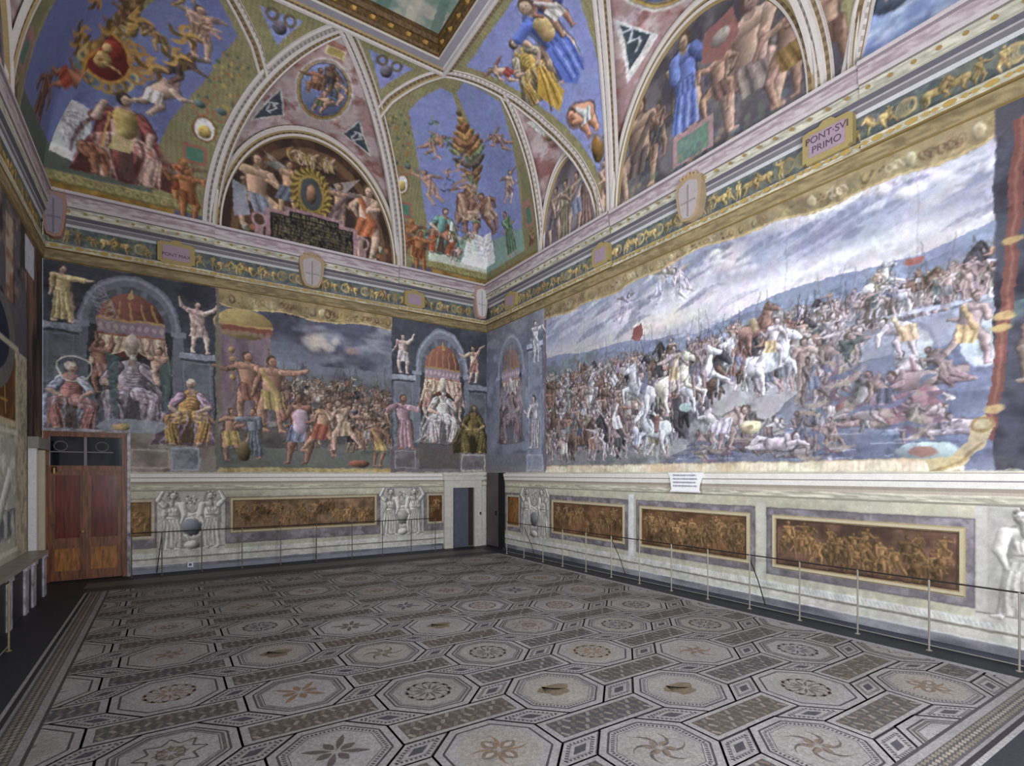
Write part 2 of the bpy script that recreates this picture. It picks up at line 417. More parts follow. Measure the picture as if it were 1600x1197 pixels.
    limb(armpts(sr, A[1], 1), (.042, .034, .022), skin * 1.03 if not robe else skin)
    if robe:
        e = armpts(sr, A[1], 1); cv.seg(T(*e[0]), T(*e[1]), R(.052), R(.05), cloth * 1.1, 1, sh)
        e = armpts(sl, A[0], -1); cv.seg(T(*e[0]), T(*e[1]), R(.05), R(.05), cloth * .9, 1, sh)
def horse(cv, u, v, L, col, flip=1, rear=0.0):
    col = np.array(col, float); g = cv.rng; c0, s0 = math.cos(rear), math.sin(rear)
    def T(x, y):
        x2 = x + .3; y2 = y - .45; return (u + flip * (x2 * c0 - y2 * s0 - .3) * L, v + (x2 * s0 + y2 * c0 + .45) * L)
    def limb(pts, rs, c):
        for i in range(len(pts) - 1): cv.seg(T(*pts[i]), T(*pts[i + 1]), rs[i] * L * 1.2, rs[i + 1] * L * 1.2, c * .45, .55)
        for i in range(len(pts) - 1): cv.seg(T(*pts[i]), T(*pts[i + 1]), rs[i] * L, rs[i + 1] * L, c, 1, .5)
    j = lambda a: g.uniform(-a, a)
    limb([(-.28, .45), (-.33 + j(.05), .24), (-.28 + j(.06), .03)], (.07, .04, .025), col * .75)
    limb([(.22, .45), (.3 + j(.1), .28), (.25 + j(.12), .06)], (.06, .035, .022), col * .75)
    limb([(-.3, .5), (-.45, .4), (-.5, .2)], (.04, .045, .015), col * .6)
    limb([(-.24, .52), (.22, .5)], (.17, .145), col)
    cv.ell(*T(-.27, .53), .18 * L, .17 * L, col, shade=.5)
    limb([(-.22, .42), (-.26 + j(.08), .22), (-.36 + j(.08), .03)], (.085, .042, .026), col)
    limb([(.26, .45), (.38 + j(.12), .32), (.42 + j(.12), .12)], (.065, .038, .022), col)
    limb([(.22, .58), (.4, .8)], (.15, .085), col)
    limb([(.4, .84), (.52, .72), (.58, .66)], (.08, .055, .042), col)
    cv.seg(T(.4, .88), T(.42, .97), .025 * L, .01 * L, col * .8); cv.seg(T(.5, .8), T(.5, .8), .012 * L, .012 * L, col * .3)
    for k in range(6): cv.seg(T(.36 - .035 * k, .92 - .055 * k), T(.27 - .04 * k, .84 - .06 * k), .028 * L, .014 * L, col * (.5 if k % 2 else .72), .85)
    for k in range(4): cv.seg(T(-.2 + .12 * k, .4 + .02 * (k % 2)), T(-.14 + .1 * k, .62), .02 * L, .03 * L, col * (.8 if k % 2 else 1.12), .5)
    if g.random() < .6: cv.seg(T(-.02, .7), T(-.04, .5), .09 * L, .06 * L, np.array([(120, 70, 62), (90, 96, 120), (160, 140, 96)][g.integers(0, 3)]) * 1., .8, .4)
def curve(cv, p, q, bend, w0, w1, col, al=.8, n=6):
    mx_, my = (p[0] + q[0]) / 2 - (q[1] - p[1]) * bend, (p[1] + q[1]) / 2 + (q[0] - p[0]) * bend; last = p
    for i in range(1, n + 1):
        t = i / n; c = ((1 - t) ** 2 * p[0] + 2 * t * (1 - t) * mx_ + t * t * q[0], (1 - t) ** 2 * p[1] + 2 * t * (1 - t) * my + t * t * q[1])
        k = math.sin(math.pi * (t - .5 / n)); cv.seg(last, c, w0 + (w1 - w0) * k, w0 + (w1 - w0) * k, col, al); last = c
def seated(cv, x, y, h, robe, cloak, skin=None, flip=1, seed=1, veil=None, beard=False, arms=None, lean=0.0):
    """large seated figure wrapped in heavy folded drapery"""
    g = np.random.default_rng(seed); robe = np.array(robe, float); cloak = np.array(cloak, float); skin = np.array(skin if skin is not None else (188, 156, 140), float)
    T = lambda a, b: (x + flip * (a + lean * b) * h, y + b * h); Rr = lambda r: r * h
    O = [(-.15, .76), (-.05, .84), (.08, .84), (.19, .74), (.27, .58), (.3, .45), (.4, .3), (.42, .08), (.48, -.01), (.2, .02), (0, -.02), (-.22, .01), (-.46, -.01), (-.4, .12), (-.36, .3), (-.27, .45), (-.24, .6)]
    cv.poly([T(*p) for p in O], cloak * .62)
    for k in range(34):
        a = g.uniform(-.3, .3); p = (a * .55, g.uniform(.45, .78)); q = (a * 1.5 + g.uniform(-.1, .1), g.uniform(0, .22))
        curve(cv, T(*p), T(*q), g.uniform(-.25, .25), Rr(.006), Rr(.022), cloak * (g.uniform(1.0, 1.25) if k % 2 else g.uniform(.45, .7)), .55)
    cv.seg(T(0, .72), T(.02, .47), Rr(.135), Rr(.12), robe * .95, 1, .6)
    for k in range(12): curve(cv, T(-.12 + .01 * k, .76 - .022 * k), T(.13 - .01 * k, .74 - .02 * k), -.35, Rr(.006), Rr(.013), robe * (1.16 if k % 2 else .74), .55)
    for sx, kx, ky in ((-1, -.2, .39), (1, .25, .36)):
        cv.seg(T(sx * .07, .43), T(kx, ky), Rr(.1), Rr(.085), robe * .5, 1); cv.seg(T(sx * .07, .44), T(kx, ky + .01), Rr(.09), Rr(.078), robe * 1.08, 1, .6)
        cv.seg(T(kx, ky), T(kx * .8, .05), Rr(.08), Rr(.065), robe * .85, 1, .7)
        for k in range(8): curve(cv, T(kx + (k - 4) * .018, ky - .02), T(kx * .8 + (k - 4) * .03, .0), g.uniform(-.12, .12), Rr(.006), Rr(.014), robe * (1.18 if k % 2 else .66), .55)
        for k in range(4): curve(cv, T(sx * .05, .48 - .03 * k), T(kx, ky + .06 - .03 * k), .15 * sx, Rr(.005), Rr(.012), robe * (1.18 if k % 2 else .72), .6)
        cv.ell(*T(kx * .8, .01), Rr(.05), Rr(.024), skin * .9, shade=.5)
    cv.poly([T(-.05, .36), T(.06, .36), T(.09, .03), (T(-.07, .03))], robe * .42, .7)
    for k in range(9): curve(cv, T(-.25 + .06 * k, .5), T(-.3 + .075 * k, .3 + .05 * math.sin(k)), .2, Rr(.008), Rr(.018), cloak * (1.2 if k % 2 else .68), .5)
    A_ = arms or [((-.24, .58), (-.1, .5)), ((.25, .57), (.13, .48))]
    for (e, hn), sx in zip(A_, (-1, 1)):
        cv.seg(T(sx * .13, .75), T(*e), Rr(.07), Rr(.06), cloak * .5); cv.seg(T(sx * .13, .75), T(*e), Rr(.06), Rr(.052), cloak * 1.12, 1, .6)
        for k in range(4): curve(cv, T(sx * (.1 + .03 * k), .79 - .05 * k), T(sx * (.17 + .03 * k), .74 - .05 * k), .3 * sx, Rr(.005), Rr(.011), cloak * (1.2 if k % 2 else .68), .55)
        cv.seg(T(*e), T(*hn), Rr(.042), Rr(.026), skin * .6); cv.seg(T(*e), T(*hn), Rr(.036), Rr(.022), skin, 1, .5); cv.ell(*T(*hn), Rr(.03), Rr(.022), skin * 1.04, shade=.4)
    cv.seg(T(0, .8), T(.015, .9), Rr(.04), Rr(.035), skin * .8)
    hc = np.array(veil if veil is not None else (92, 72, 60), float)
    cv.ell(*T(.0, .95), Rr(.068), Rr(.08), hc, shade=.5); cv.ell(*T(.018, .93), Rr(.045), Rr(.058), skin, shade=.6)
    if beard: cv.ell(*T(.02, .875), Rr(.04), Rr(.045), (176, 170, 164), shade=.5)
    for q in (-.016, .02): cv.ell(*T(.02 + q, .94), Rr(.007), Rr(.005), skin * .35)
    cv.seg(T(.024, .935), T(.028, .915), Rr(.004), Rr(.007), skin * .72); cv.seg(T(.008, .9), T(.036, .9), Rr(.004), Rr(.004), skin * .5)
def crowd(cv, ubounds, vfun, n, hfun, pal, seed, horses=.15, al=None, sh=.5, robep=.25, skins=None):
    g = np.random.default_rng(seed); items = []
    for _ in range(n):
        u = g.uniform(*ubounds); lo, hi = vfun(u)
        if hi <= lo: continue
        items.append((g.uniform(lo, hi), u))
    items.sort(reverse=True)
    for v, u in items:
        h = hfun(u, v) * g.uniform(.85, 1.12); c = pal[g.integers(0, len(pal))]
        c = np.array(c, float) * g.uniform(.75, 1.2); fl = 1 if g.random() < .5 else -1
        if g.random() < horses:
            hc = [(196, 192, 192), (120, 92, 78), (70, 66, 72), (150, 140, 132)][g.integers(0, 4)]
            horse(cv, u, v, h * 1.15, hc, fl, g.choice([0, .15, .5]))
            fig(cv, u - fl * .05 * h, v + h * .42, h * .8, cloth=c, pose='stand', flip=fl, seed=int(g.integers(1e9)), sh=sh)
        else:
            p = g.choice(['stand', 'stand', 'stride', 'bend', 'stride', 'fly'])
            fig(cv, u, v, h, skin=None if skins is None else skins[g.integers(0, len(skins))], cloth=c, pose=p, flip=fl, robe=g.random() < robep, seed=int(g.integers(1e9)), sh=sh)
        if g.random() < .2:
            a = g.uniform(-.5, .5); cv.seg((u, v + h * .3), (u + math.sin(a) * h * 1.1, v + h * (.4 + math.cos(a))), .008 * h + .003, .005, c * .55, .8)
        if g.random() < .12: cv.ell(u + .1 * h, v + h * .6, .12 * h, .15 * h, c * 1.2, shade=.6)
# ------------------------------------------------------------------ dado painting shared by the walls
CREAM = (178, 174, 152); PURP = (110, 103, 108); OCH = (116, 82, 54)
def dado(cv, a, b, warm=0.0):
    c = np.array(CREAM) * (1 - .04 * warm)
    cv.rect(a, b, 0, 2.34, c)
    cv.mottle(a, b, 0, 2.3, c * .9, .5, .4, .75, .7)
    cv.rect(a, b, -.1, .17, (108, 107, 116)); cv.mottle(a, b, 0, .17, (150, 150, 156), .25, .45, .7, .8, stretch=(3, 1)); cv.mottle(a, b, 0, .17, (74, 74, 84), .3, .5, .75, .6, stretch=(3, 1))
    cv.rect(a, b, .17, .2, (196, 196, 196)); cv.rect(a, b, .2, .31, (184, 182, 170)); cv.rect(a, b, .31, .34, (112, 106, 96))
    cv.rect(a, b, .345, .46, (196, 196, 190))
    for x in np.arange(min(a, b), max(a, b), .055): cv.seg((x, .37), (x + .03, .43), .008, .008, (150, 148, 144), .6)
    cv.rect(a, b, 1.80, 1.9, (178, 174, 150)); cv.rect(a, b, 1.895, 1.925, (140, 136, 128)); cv.rect(a, b, 1.93, 2.02, (192, 188, 170))
    cv.rect(a, b, 2.03, 2.11, (160, 148, 134)); cv.rect(a, b, 2.12, 2.19, (204, 202, 198)); cv.rect(a, b, 2.2, 2.24, (150, 146, 150)); cv.rect(a, b, 2.24, 2.31, (206, 202, 194))
def ochre_panel(cv, k, a, b, z0, z1, label, seed, base=OCH, n=14, border=True, spec=None, bz=(.58, 1.72), bw=.17, fr=.07):
    g = np.random.default_rng(seed)
    if a > b: a, b = b, a
    if border:
        cv.rect(a - bw, b + bw, bz[0], bz[1], PURP); cv.mottle(a - bw, b + bw, *bz, (142, 136, 144), .22, .45, .65, .75); cv.mottle(a - bw, b + bw, *bz, (86, 78, 86), .18, .55, .72, .7)
        cv.frame(a - bw, b + bw, bz[0], bz[1], .012, (84, 78, 84))
    cv.rect(a - fr, b + fr, z0 - fr, z1 + fr, (172, 163, 140)); cv.frame(a - fr, b + fr, z0 - fr, z1 + fr, .012, (150, 132, 100))
    cv.rect(a, b, z0, z1, base); cv.mottle(a, b, z0, z1, np.array(base) * .66, .35, .4, .65, .8); cv.mottle(a, b, z0, z1, np.array(base) * 1.25 + (8, 4, 0), .25, .5, .75, .6)
    cv.frame(a, b, z0, z1, .02, np.array(base) * .6)
    hgt = z1 - z0; lite = np.array((168, 124, 76.))
    items = sorted([(g.uniform(z0 + .02, z0 + hgt * .5), a + .08 + (b - a - .16) * ((q * .618) % 1)) for q in range(n)], reverse=True)
    for q in range(n // 2):
        x_ = g.uniform(a + .1, b - .3); curve(cv, (x_, z0 + .05), (x_ + g.uniform(-.1, .3), g.uniform(z0 + .3 * hgt, z1 - .05)), .3, .005, .02, lite * g.uniform(.5, .9), .6)
    for v, u in items:
        h = hgt * g.uniform(.4, .62); c = lite * g.uniform(.6, 1.05)
        h = min(h, z1 - v - .02)
        if u - a < h * .45 or b - u < h * .45: h = min(h, max(.15, min(u - a, b - u) * 2))
        if g.random() < .25 and h > .25: horse(cv, u, v, h * .9, c * .9, 1 if g.random() < .5 else -1)
        fig(cv, u, v, h, skin=c, cloth=c * .8, hair=c * .6, pose=g.choice(['stand', 'stride', 'bend', 'sit']), flip=1 if g.random() < .5 else -1, seed=int(g.integers(1e9)), dark=.5)
    cv.region(k, ('ochre_painting', label, 'panel painting', 'ochre narrative panels along the dado', None), rect=(a - fr, b + fr, z0 - fr, z1 + fr))
def caryatids(cv, k, a, b, label, both=True, seed=5, s=1, shieldcol=(112, 118, 128)):
    """grey-white painted relief: two draped women carrying a ledge, a swag and a round shield between them"""
    if a > b: a, b = b, a
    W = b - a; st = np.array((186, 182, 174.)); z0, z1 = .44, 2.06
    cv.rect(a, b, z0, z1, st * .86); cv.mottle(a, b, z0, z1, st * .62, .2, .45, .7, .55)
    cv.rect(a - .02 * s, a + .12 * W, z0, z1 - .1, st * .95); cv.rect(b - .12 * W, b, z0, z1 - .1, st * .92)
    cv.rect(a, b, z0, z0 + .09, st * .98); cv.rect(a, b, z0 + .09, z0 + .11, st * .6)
    if both:
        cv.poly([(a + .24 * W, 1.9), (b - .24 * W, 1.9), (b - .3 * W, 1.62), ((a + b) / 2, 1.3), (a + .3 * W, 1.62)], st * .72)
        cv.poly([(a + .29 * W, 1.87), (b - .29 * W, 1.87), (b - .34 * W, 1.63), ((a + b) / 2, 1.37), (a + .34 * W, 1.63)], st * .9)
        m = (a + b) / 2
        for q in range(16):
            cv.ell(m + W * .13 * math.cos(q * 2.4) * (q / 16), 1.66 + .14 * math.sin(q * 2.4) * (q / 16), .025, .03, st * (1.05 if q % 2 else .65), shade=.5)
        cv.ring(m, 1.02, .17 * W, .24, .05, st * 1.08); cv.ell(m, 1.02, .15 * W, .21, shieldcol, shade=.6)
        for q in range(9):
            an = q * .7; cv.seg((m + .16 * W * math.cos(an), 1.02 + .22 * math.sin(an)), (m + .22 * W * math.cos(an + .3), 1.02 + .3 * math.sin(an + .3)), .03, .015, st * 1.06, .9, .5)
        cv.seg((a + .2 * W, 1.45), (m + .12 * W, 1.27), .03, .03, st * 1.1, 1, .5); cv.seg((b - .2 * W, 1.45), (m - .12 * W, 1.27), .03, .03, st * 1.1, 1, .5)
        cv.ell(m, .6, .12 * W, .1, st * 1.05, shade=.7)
    for x, f in (((a + .2 * W), 1), ((b - .2 * W), -1)) if both else (((a + b) / 2, 1),):
        fig(cv, x, .5, 1.34, skin=st * 1.06, cloth=st * 1.03, hair=st * .8, pose='stand', robe=True, flip=f, arm=[(-1.5, -1.4), (-1.35, -1.9)], seed=seed, dark=.55)
        for q in range(9): curve(cv, (x + f * (-.14 + .035 * q), 1.2), (x + f * (-.2 + .05 * q), .56), .08 * f, .006, .018, st * (1.14 if q % 2 else .7), .6)
        for p, q, r0, r1 in (((x - f * .15, 1.55), (x - f * .27, 1.68), .06, .05), ((x - f * .27, 1.68), (x - f * .17, 1.88), .045, .035)):
            cv.seg(p, q, r0 * 1.3, r1 * 1.3, st * .55, .8); cv.seg(p, q, r0, r1, st * 1.1, 1, .5)
        cv.seg((x, 1.56), (x + f * .02, 1.7), .045, .04, st * .85, 1, .5); cv.ell(x + f * .01, 1.785, .09, .1, st * .72, shade=.5)
        for q in range(10): cv.ell(x + f * (.01 + .085 * math.cos(q * .5 - .6)), 1.79 + .085 * math.sin(q * .5 - .6), .024, .026, st * (.95 if q % 2 else .62), shade=.6)
        cv.ell(x + f * .035, 1.755, .056, .078, st * 1.12, shade=.6)
        for q in (-.022, .024): cv.ell(x + f * (.04 + q), 1.768, .013, .007, st * .5); cv.seg((x + f * (.028 + q), 1.784), (x + f * (.05 + q), 1.786), .004, .004, st * .6)
        cv.seg((x + f * .042, 1.765), (x + f * .048, 1.74), .005, .008, st * .78); cv.seg((x + f * .028, 1.716), (x + f * .058, 1.716), .006, .005, st * .52)
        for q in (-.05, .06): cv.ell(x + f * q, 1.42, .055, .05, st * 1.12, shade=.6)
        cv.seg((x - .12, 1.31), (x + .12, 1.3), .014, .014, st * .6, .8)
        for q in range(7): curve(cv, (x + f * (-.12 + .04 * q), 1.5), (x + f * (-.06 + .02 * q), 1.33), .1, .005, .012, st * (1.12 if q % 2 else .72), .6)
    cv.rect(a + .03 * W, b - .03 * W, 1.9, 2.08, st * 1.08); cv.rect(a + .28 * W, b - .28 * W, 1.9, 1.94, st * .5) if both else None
    cv.frame(a + .03 * W, b - .03 * W, 1.9, 2.08, .015, st * .85)
    cv.region(k, ('painted_relief', label, 'painted relief', None, None), rect=(a, b, z0, 2.08))

def cornice_paint(cv, a, b, gold=1.0):
    """painted bands between the murals and the vault (z 6.85 to 8.3)"""
    if a > b: a, b = b, a
    cv.rect(a, b, 6.85, 8.32, (150, 146, 150))
    cv.rect(a, b, 6.85, 7.07, (146, 124, 76)); cv.mottle(a, b, 6.85, 7.07, (104, 84, 46), .25, .45, .7, .7); cv.mottle(a, b, 6.85, 7.07, (176, 156, 108), .2, .55, .75, .7)
    cv.rect(a, b, 7.0, 7.02, (96, 78, 48))
    cv.rect(a, b, 7.07, 7.21, (188, 180, 160)); cv.rect(a, b, 7.205, 7.235, (112, 112, 120))
    x = a + .2
    while x < b:
        cv.ell(x, 7.14, .075, .05, (160, 130, 66), .85); cv.ring(x, 7.14, .11, .055, .02, (150, 126, 76), .7)
        cv.seg((x + .15, 7.11), (x + .27, 7.17), .015, .015, (158, 134, 80), .7); x += .42
    cv.rect(a, b, 7.235, 7.62, (74, 84, 88)); cv.mottle(a, b, 7.235, 7.62, (104, 112, 96), .14, .45, .6, .8)
    g = cv.rng; x = a + .12; gd = np.array((178, 146, 78.))
    while x < b - .1:
        r = g.random(); c = gd * g.uniform(.8, 1.15)
        if r < .35: horse(cv, x, 7.25, .34, c, 1 if g.random() < .5 else -1)
        elif r < .75: fig(cv, x, 7.25, .33, skin=c, cloth=c * .85, hair=c * .7, pose=g.choice(['stand', 'stride', 'bend']), flip=1 if g.random() < .5 else -1, seed=int(g.integers(1e9)))
        else:
            for q in range(5): cv.ring(x + .02 * q, 7.42, .05 + .015 * q, .08 + .01 * q, .016, c, .8)
        x += g.uniform(.17, .3)
    for z0, z1, c in ((7.62, 7.66, (168, 168, 172)), (7.66, 7.72, (112, 112, 122)), (7.72, 7.755, (156, 154, 160)), (7.755, 7.82, (84, 82, 90)), (7.82, 7.97, (192, 188, 174)), (7.97, 8.0, (104, 98, 96)), (8.0, 8.05, (172, 164, 166)), (8.05, 8.22, (160, 146, 154)), (8.22, 8.26, (118, 106, 112)), (8.26, 8.32, (178, 170, 172))):
        cv.rect(a, b, z0, z1, c)
    cv.mottle(a, b, 8.04, 8.22, (200, 192, 194), .3, .5, .7, .8, stretch=(3, 1)); cv.mottle(a, b, 8.04, 8.22, (120, 84, 96), .25, .58, .74, .6, stretch=(3, 1))
    x = a + .16
    while x < b: cv.ell(x, 7.9, .035, .03, (140, 112, 62), .9); x += .28
def gold_border(cv, a, b, z0f, z1, seed=3, tone=1.0):
    """embroidered gold edging painted as the hem of a hanging; z0f(u) is its wavy lower edge"""
    if a > b: a, b = b, a
    us = np.linspace(a, b, 60); pts = [(u, z0f(u)) for u in us] + [(b, z1), (a, z1)]
    base = np.array((150, 130, 86.)) * tone
    cv.poly(pts, base)
    msk = lambda U, V: V > np.interp(U, us, [z0f(x) for x in us])
    cv.mottle(a, b, z0f(a) - .2, z1, base * .74, .25, .45, .7, .7, mask=msk); cv.mottle(a, b, z0f(a) - .2, z1, base * 1.2, .2, .5, .7, .5, mask=msk)
    cv.line([(u, z0f(u) + .02) for u in us], .035, base * 1.25)
    g = np.random.default_rng(seed); x = a + .15
    while x < b - .1:
        m = (z0f(x) + z1) / 2; hh = (z1 - z0f(x)) * .27; c = np.array([(104, 74, 54), (182, 170, 140), (128, 104, 62), (120, 112, 92)][g.integers(0, 4)])
        k = g.integers(0, 4)
        if k == 0: cv.ell(x, m, hh * .7, hh, c, .7, shade=.5); cv.ell(x, m, hh * .35, hh * .5, base * 1.1, .8)
        elif k == 1:
            for q in range(3): cv.ring(x + q * .05, m + .02 * (-1) ** q, hh * .5, hh * .6, .015, c, .55)
        elif k == 2:
            for q in range(4): curve(cv, (x - .12 + .05 * q, m - hh * .6), (x + .03 * q, m + hh * .6), .5 * (-1) ** q, .006, .014, c, .65)
        else:
            for q in range(5): cv.ell(x + g.uniform(-.1, .1), m + g.uniform(-.8, .8) * hh, .025, .02, c, .7, shade=.4)
        x += g.uniform(.12, .24)

def niche(cv, cx, w, zs, ztop, zbase, tone, figcol, seed, canopy=True, shell=True):
    """painted marble niche with arch, dome canopy, parted curtains and an enthroned robed elder"""
    g = np.array
    st = g((104, 108, 122.)) * tone
    R = w / 2
    cv.rect(cx - R, cx + R, zbase, zs, st * .52); cv.ell(cx, zs, R, ztop - zs, st * 1.02)
    cv.ell(cx, zs, R * .8, (ztop - zs) * .78, st * .82)
    for k in range(9):
        an = math.pi * (k + .5) / 9; cv.seg((cx, zs), (cx + R * .76 * math.cos(an), zs + (ztop - zs) * .74 * math.sin(an)), .02, .05, st * (1.15 if k % 2 else .7), .6)
    cv.ring(cx, zs, R * .93, (ztop - zs) * .93, .05, st * 1.3, .8, 0, math.pi)
    cv.rect(cx - R, cx + R, zbase, zs - .02, st * .5)
    cv.rect(cx - R * 1.05, cx - R * .82, zbase, zs, st * .9); cv.rect(cx + R * .82, cx + R * 1.05, zbase, zs, st * .98)
    cv.rect(cx - R * 1.12, cx - R * .78, zs - .1, zs + .03, st * 1.15); cv.rect(cx + R * .78, cx + R * 1.12, zs - .1, zs + .03, st * 1.2)
    if canopy:
        zc = zs + (ztop - zs) * .02; rw = R * .66; zt = zs + (ztop - zs) * .55
        red = g((120, 72, 62.)) * tone
        cv.ell(cx, zc, rw, zt - zc + .12, red, shade=.5)
        for k in range(5): cv.seg((cx - rw * .6 + k * rw * .3, zt - .1), (cx - rw * .8 + k * rw * .4, zc + .1), .02, .025, (176, 136, 76), .8)
        cv.seg((cx, zt + .02), (cx, zt + .2), .05, .015, (184, 150, 84))
        cv.rect(cx - rw, cx + rw, zc - .22, zc + .12, g((132, 112, 124)) * tone)
        for k in range(9): cv.ell(cx - rw + (k + .5) * rw * 2 / 9, zc - .04, rw * .07, .07, g((166, 146, 150)) * tone, .9)
        cv.rect(cx - rw, cx + rw, zc + .1, zc + .15, (168, 132, 78)); cv.rect(cx - rw, cx + rw, zc - .26, zc - .2, g((150, 92, 66)) * tone)
        cv.poly([(cx - rw * 1., zc - .24), (cx, zc - .24), (cx - rw * .2, zc - .55), (cx - rw * 1.25, zc - .95)], g((186, 164, 136)) * tone)
        cv.poly([(cx + rw * 1., zc - .24), (cx, zc - .24), (cx + rw * .2, zc - .55), (cx + rw * 1.25, zc - 1.05)], g((170, 146, 132)) * tone)
        for k in range(6):
            for sgn in (-1, 1): cv.seg((cx + sgn * rw * (.12 + .15 * k), zc - .26), (cx + sgn * rw * (.25 + .17 * k), zc - .52 - .08 * k), .018, .025, g((122, 94, 84)) * tone if k % 2 else g((212, 192, 160)) * tone, .75)
    h = (zs - zbase) * .8
    fig(cv, cx - R * .55, zbase + h * .45, h * .62, cloth=g((150, 110, 104)) * tone, pose='stand', arm=[(1.9, 1.6), (1.2, 1.7)], seed=seed + 1)
    fig(cv, cx + R * .55, zbase + h * .42, h * .62, cloth=g((120, 96, 96)) * tone, pose='stand', flip=-1, arm=[(1.9, 1.6), (1.2, 1.7)], seed=seed + 2)
    cv.poly([(cx - R * .72, zbase), (cx + R * .72, zbase), (cx + R * .5, zbase + h * .62), (cx, zbase + h * .9), (cx - R * .5, zbase + h * .62)], g(figcol) * .6)
    seated(cv, cx, zbase + .04, h, g(figcol) * 1.02, g(figcol) * .82, seed=seed, beard=True, veil=(176, 164, 150), arms=[((-.25, .58), (-.1, .52)), ((.26, .62), (.22, .74))])
    cv.ell(cx, zbase + .04 + h * 1.03, h * .07, h * .12, g((178, 164, 150)) * tone, shade=.5)
def pedestal(cv, a, b, z0, z1, tone=1.0):
    st = np.array((98, 102, 114.)) * tone
    cv.rect(a, b, z0, z1, st); cv.mottle(a, b, z0, z1, st * .78, .3, .45, .7, .6)
    cv.frame(a + .05, b - .05, z0 + .05, z1 - .22, .025, st * 1.12); cv.rect(a - .05, b + .05, z1 - .14, z1, st * 1.3); cv.rect(a - .02, b + .02, z1 - .2, z1 - .15, st * .6)

PAL = [(126, 108, 104), (150, 112, 88), (92, 98, 116), (160, 152, 148), (118, 78, 66), (142, 124, 84), (88, 94, 84), (74, 70, 80), (134, 120, 140)]

# ------------------------------------------------------------------ back wall painting
B = Cv(XL, XR, 0, 8.3, .0135, (96, 98, 110), 11)
B.specs[0] = ('wall_back', None, None, None, 'structure')
g = np.array
# niche with enthroned elder, left
B.rect(XL, 1.03, 2.34, 6.86, (62, 64, 76)); B.mottle(XL, 1.03, 2.4, 6.86, (44, 44, 54), .6, .4, .7, .8)
niche(B, -.68, 1.9, 5.6, 6.78, 3.22, .98, (160, 146, 160), 21)
pedestal(B, XL, -1.62, 3.2, 5.52, .95); pedestal(B, .28, .95, 3.2, 5.18, 1.05)
B.rect(XL, 1.03, 2.34, 3.22, (138, 128, 116)); B.mottle(XL, 1.03, 2.34, 3.22, (104, 92, 84), .4, .4, .7, .7); B.frame(-.7, .05, 2.42, 2.86, .04, (164, 152, 136))
B.rect(.06, .66, 2.36, 2.92, (124, 128, 140)); B.frame(.06, .66, 2.36, 2.92, .04, (146, 150, 160)); B.mottle(.1, .62, 2.42, 2.86, (94, 94, 104), .16, .5, .65, .8)
fig(B, -1.88, 5.55, 1.2, cloth=(190, 168, 116), pose='stand', robe=True, seed=4, arm=[(-1.5, -1.3), (-.1, .2)])
for q in range(6): B.ring(-1.3 + .04 * q, 6.3 - .1 * q, .16, .14, .025, (150, 150, 156), .7, -2.5, 1.8)
fig(B, .62, 5.2, 1.2, skin=(190, 160, 152), cloth=(170, 146, 140), pose='stand', seed=8, arm=[(.6, 1.2), (.5, 1.0)])
seated(B, -1.74, 3.26, 1.42, (172, 116, 108), (150, 156, 176), seed=31, veil=(176, 166, 150)); B.ring(-1.68, 4.58, .28, .28, .035, (196, 188, 176), .9)
seated(B, .42, 2.98, 1.56, (182, 140, 78), (152, 126, 146), seed=37, flip=-1, veil=(190, 174, 150), lean=-.05)
B.poly([(-1.2, 3.22), (-.2, 3.22), (.05, 3.38), (-.1, 3.5), (-1.1, 3.55), (-1.3, 3.35)], (150, 154, 170), .8); B.ell(-.85, 3.34, .17, .09, (186, 158, 104), shade=.6)
B.poly([(-1.15, 5.0), (-1.02, 3.6), (-.95, 3.6), (-.9, 4.9)], (70, 92, 96), .8); B.poly([(.12, 5.0), (.02, 3.7), (-.08, 3.7), (-.15, 4.8)], (70, 92, 96), .8)
# middle: soldiers gathered by a tent under a stormy sky
B.grad(1.03, 5.45, 2.34, 6.86, [(0, (96, 100, 96)), (.14, (104, 106, 100)), (.2, (92, 86, 84)), (.5, (96, 96, 108)), (.62, (112, 118, 138)), (.75, (96, 100, 122)), (1, (78, 82, 106))])
B.mottle(1.03, 5.45, 4.9, 6.5, (60, 60, 76), .8, .45, .65, .85, stretch=(2, 1)); B.mottle(1.03, 5.45, 5.0, 6.5, (156, 158, 176), .6, .52, .72, .8, stretch=(2, 1))
for x, z, r in ((3.2, 5.85, .34), (3.45, 5.95, .3), (3.65, 5.75, .26), (3.3, 5.68, .25), (3.85, 5.9, .18)): B.ell(x, z, r, r * .75, (196, 182, 176), .75, soft=.7)
B.ell(3.4, 5.82, .3, .2, (214, 196, 180), .7, soft=.6); B.ell(4.3, 5.7, .3, .14, (168, 120, 108), .6, soft=.7)
B.grad(1.9, 5.45, 4.6, 5.2, [(0, (92, 96, 92)), (1, (120, 128, 146))], .7)
for x, hh in ((3.0, .5), (3.9, .55), (4.4, .5), (4.1, .35)): B.poly([(x - .12, 4.8), (x + .12, 4.8), (x, 4.8 + hh)], (88, 88, 104), .8)
B.rect(1.08, 2.2, 3.4, 6.05, (126, 106, 118)); B.mottle(1.08, 2.2, 3.4, 6.0, (92, 76, 90), .3, .4, .7, .7, stretch=(1, 3))
B.ell(1.6, 6.03, .66, .38, (160, 136, 82), shade=.4); B.rect(.98, 2.26, 5.84, 6.04, (126, 70, 58)); B.rect(.98, 2.26, 5.98, 6.04, (170, 138, 80))
for k in range(8): B.ell(1.1 + .15 * k, 5.8, .06, .07, (140, 106, 96), .8)
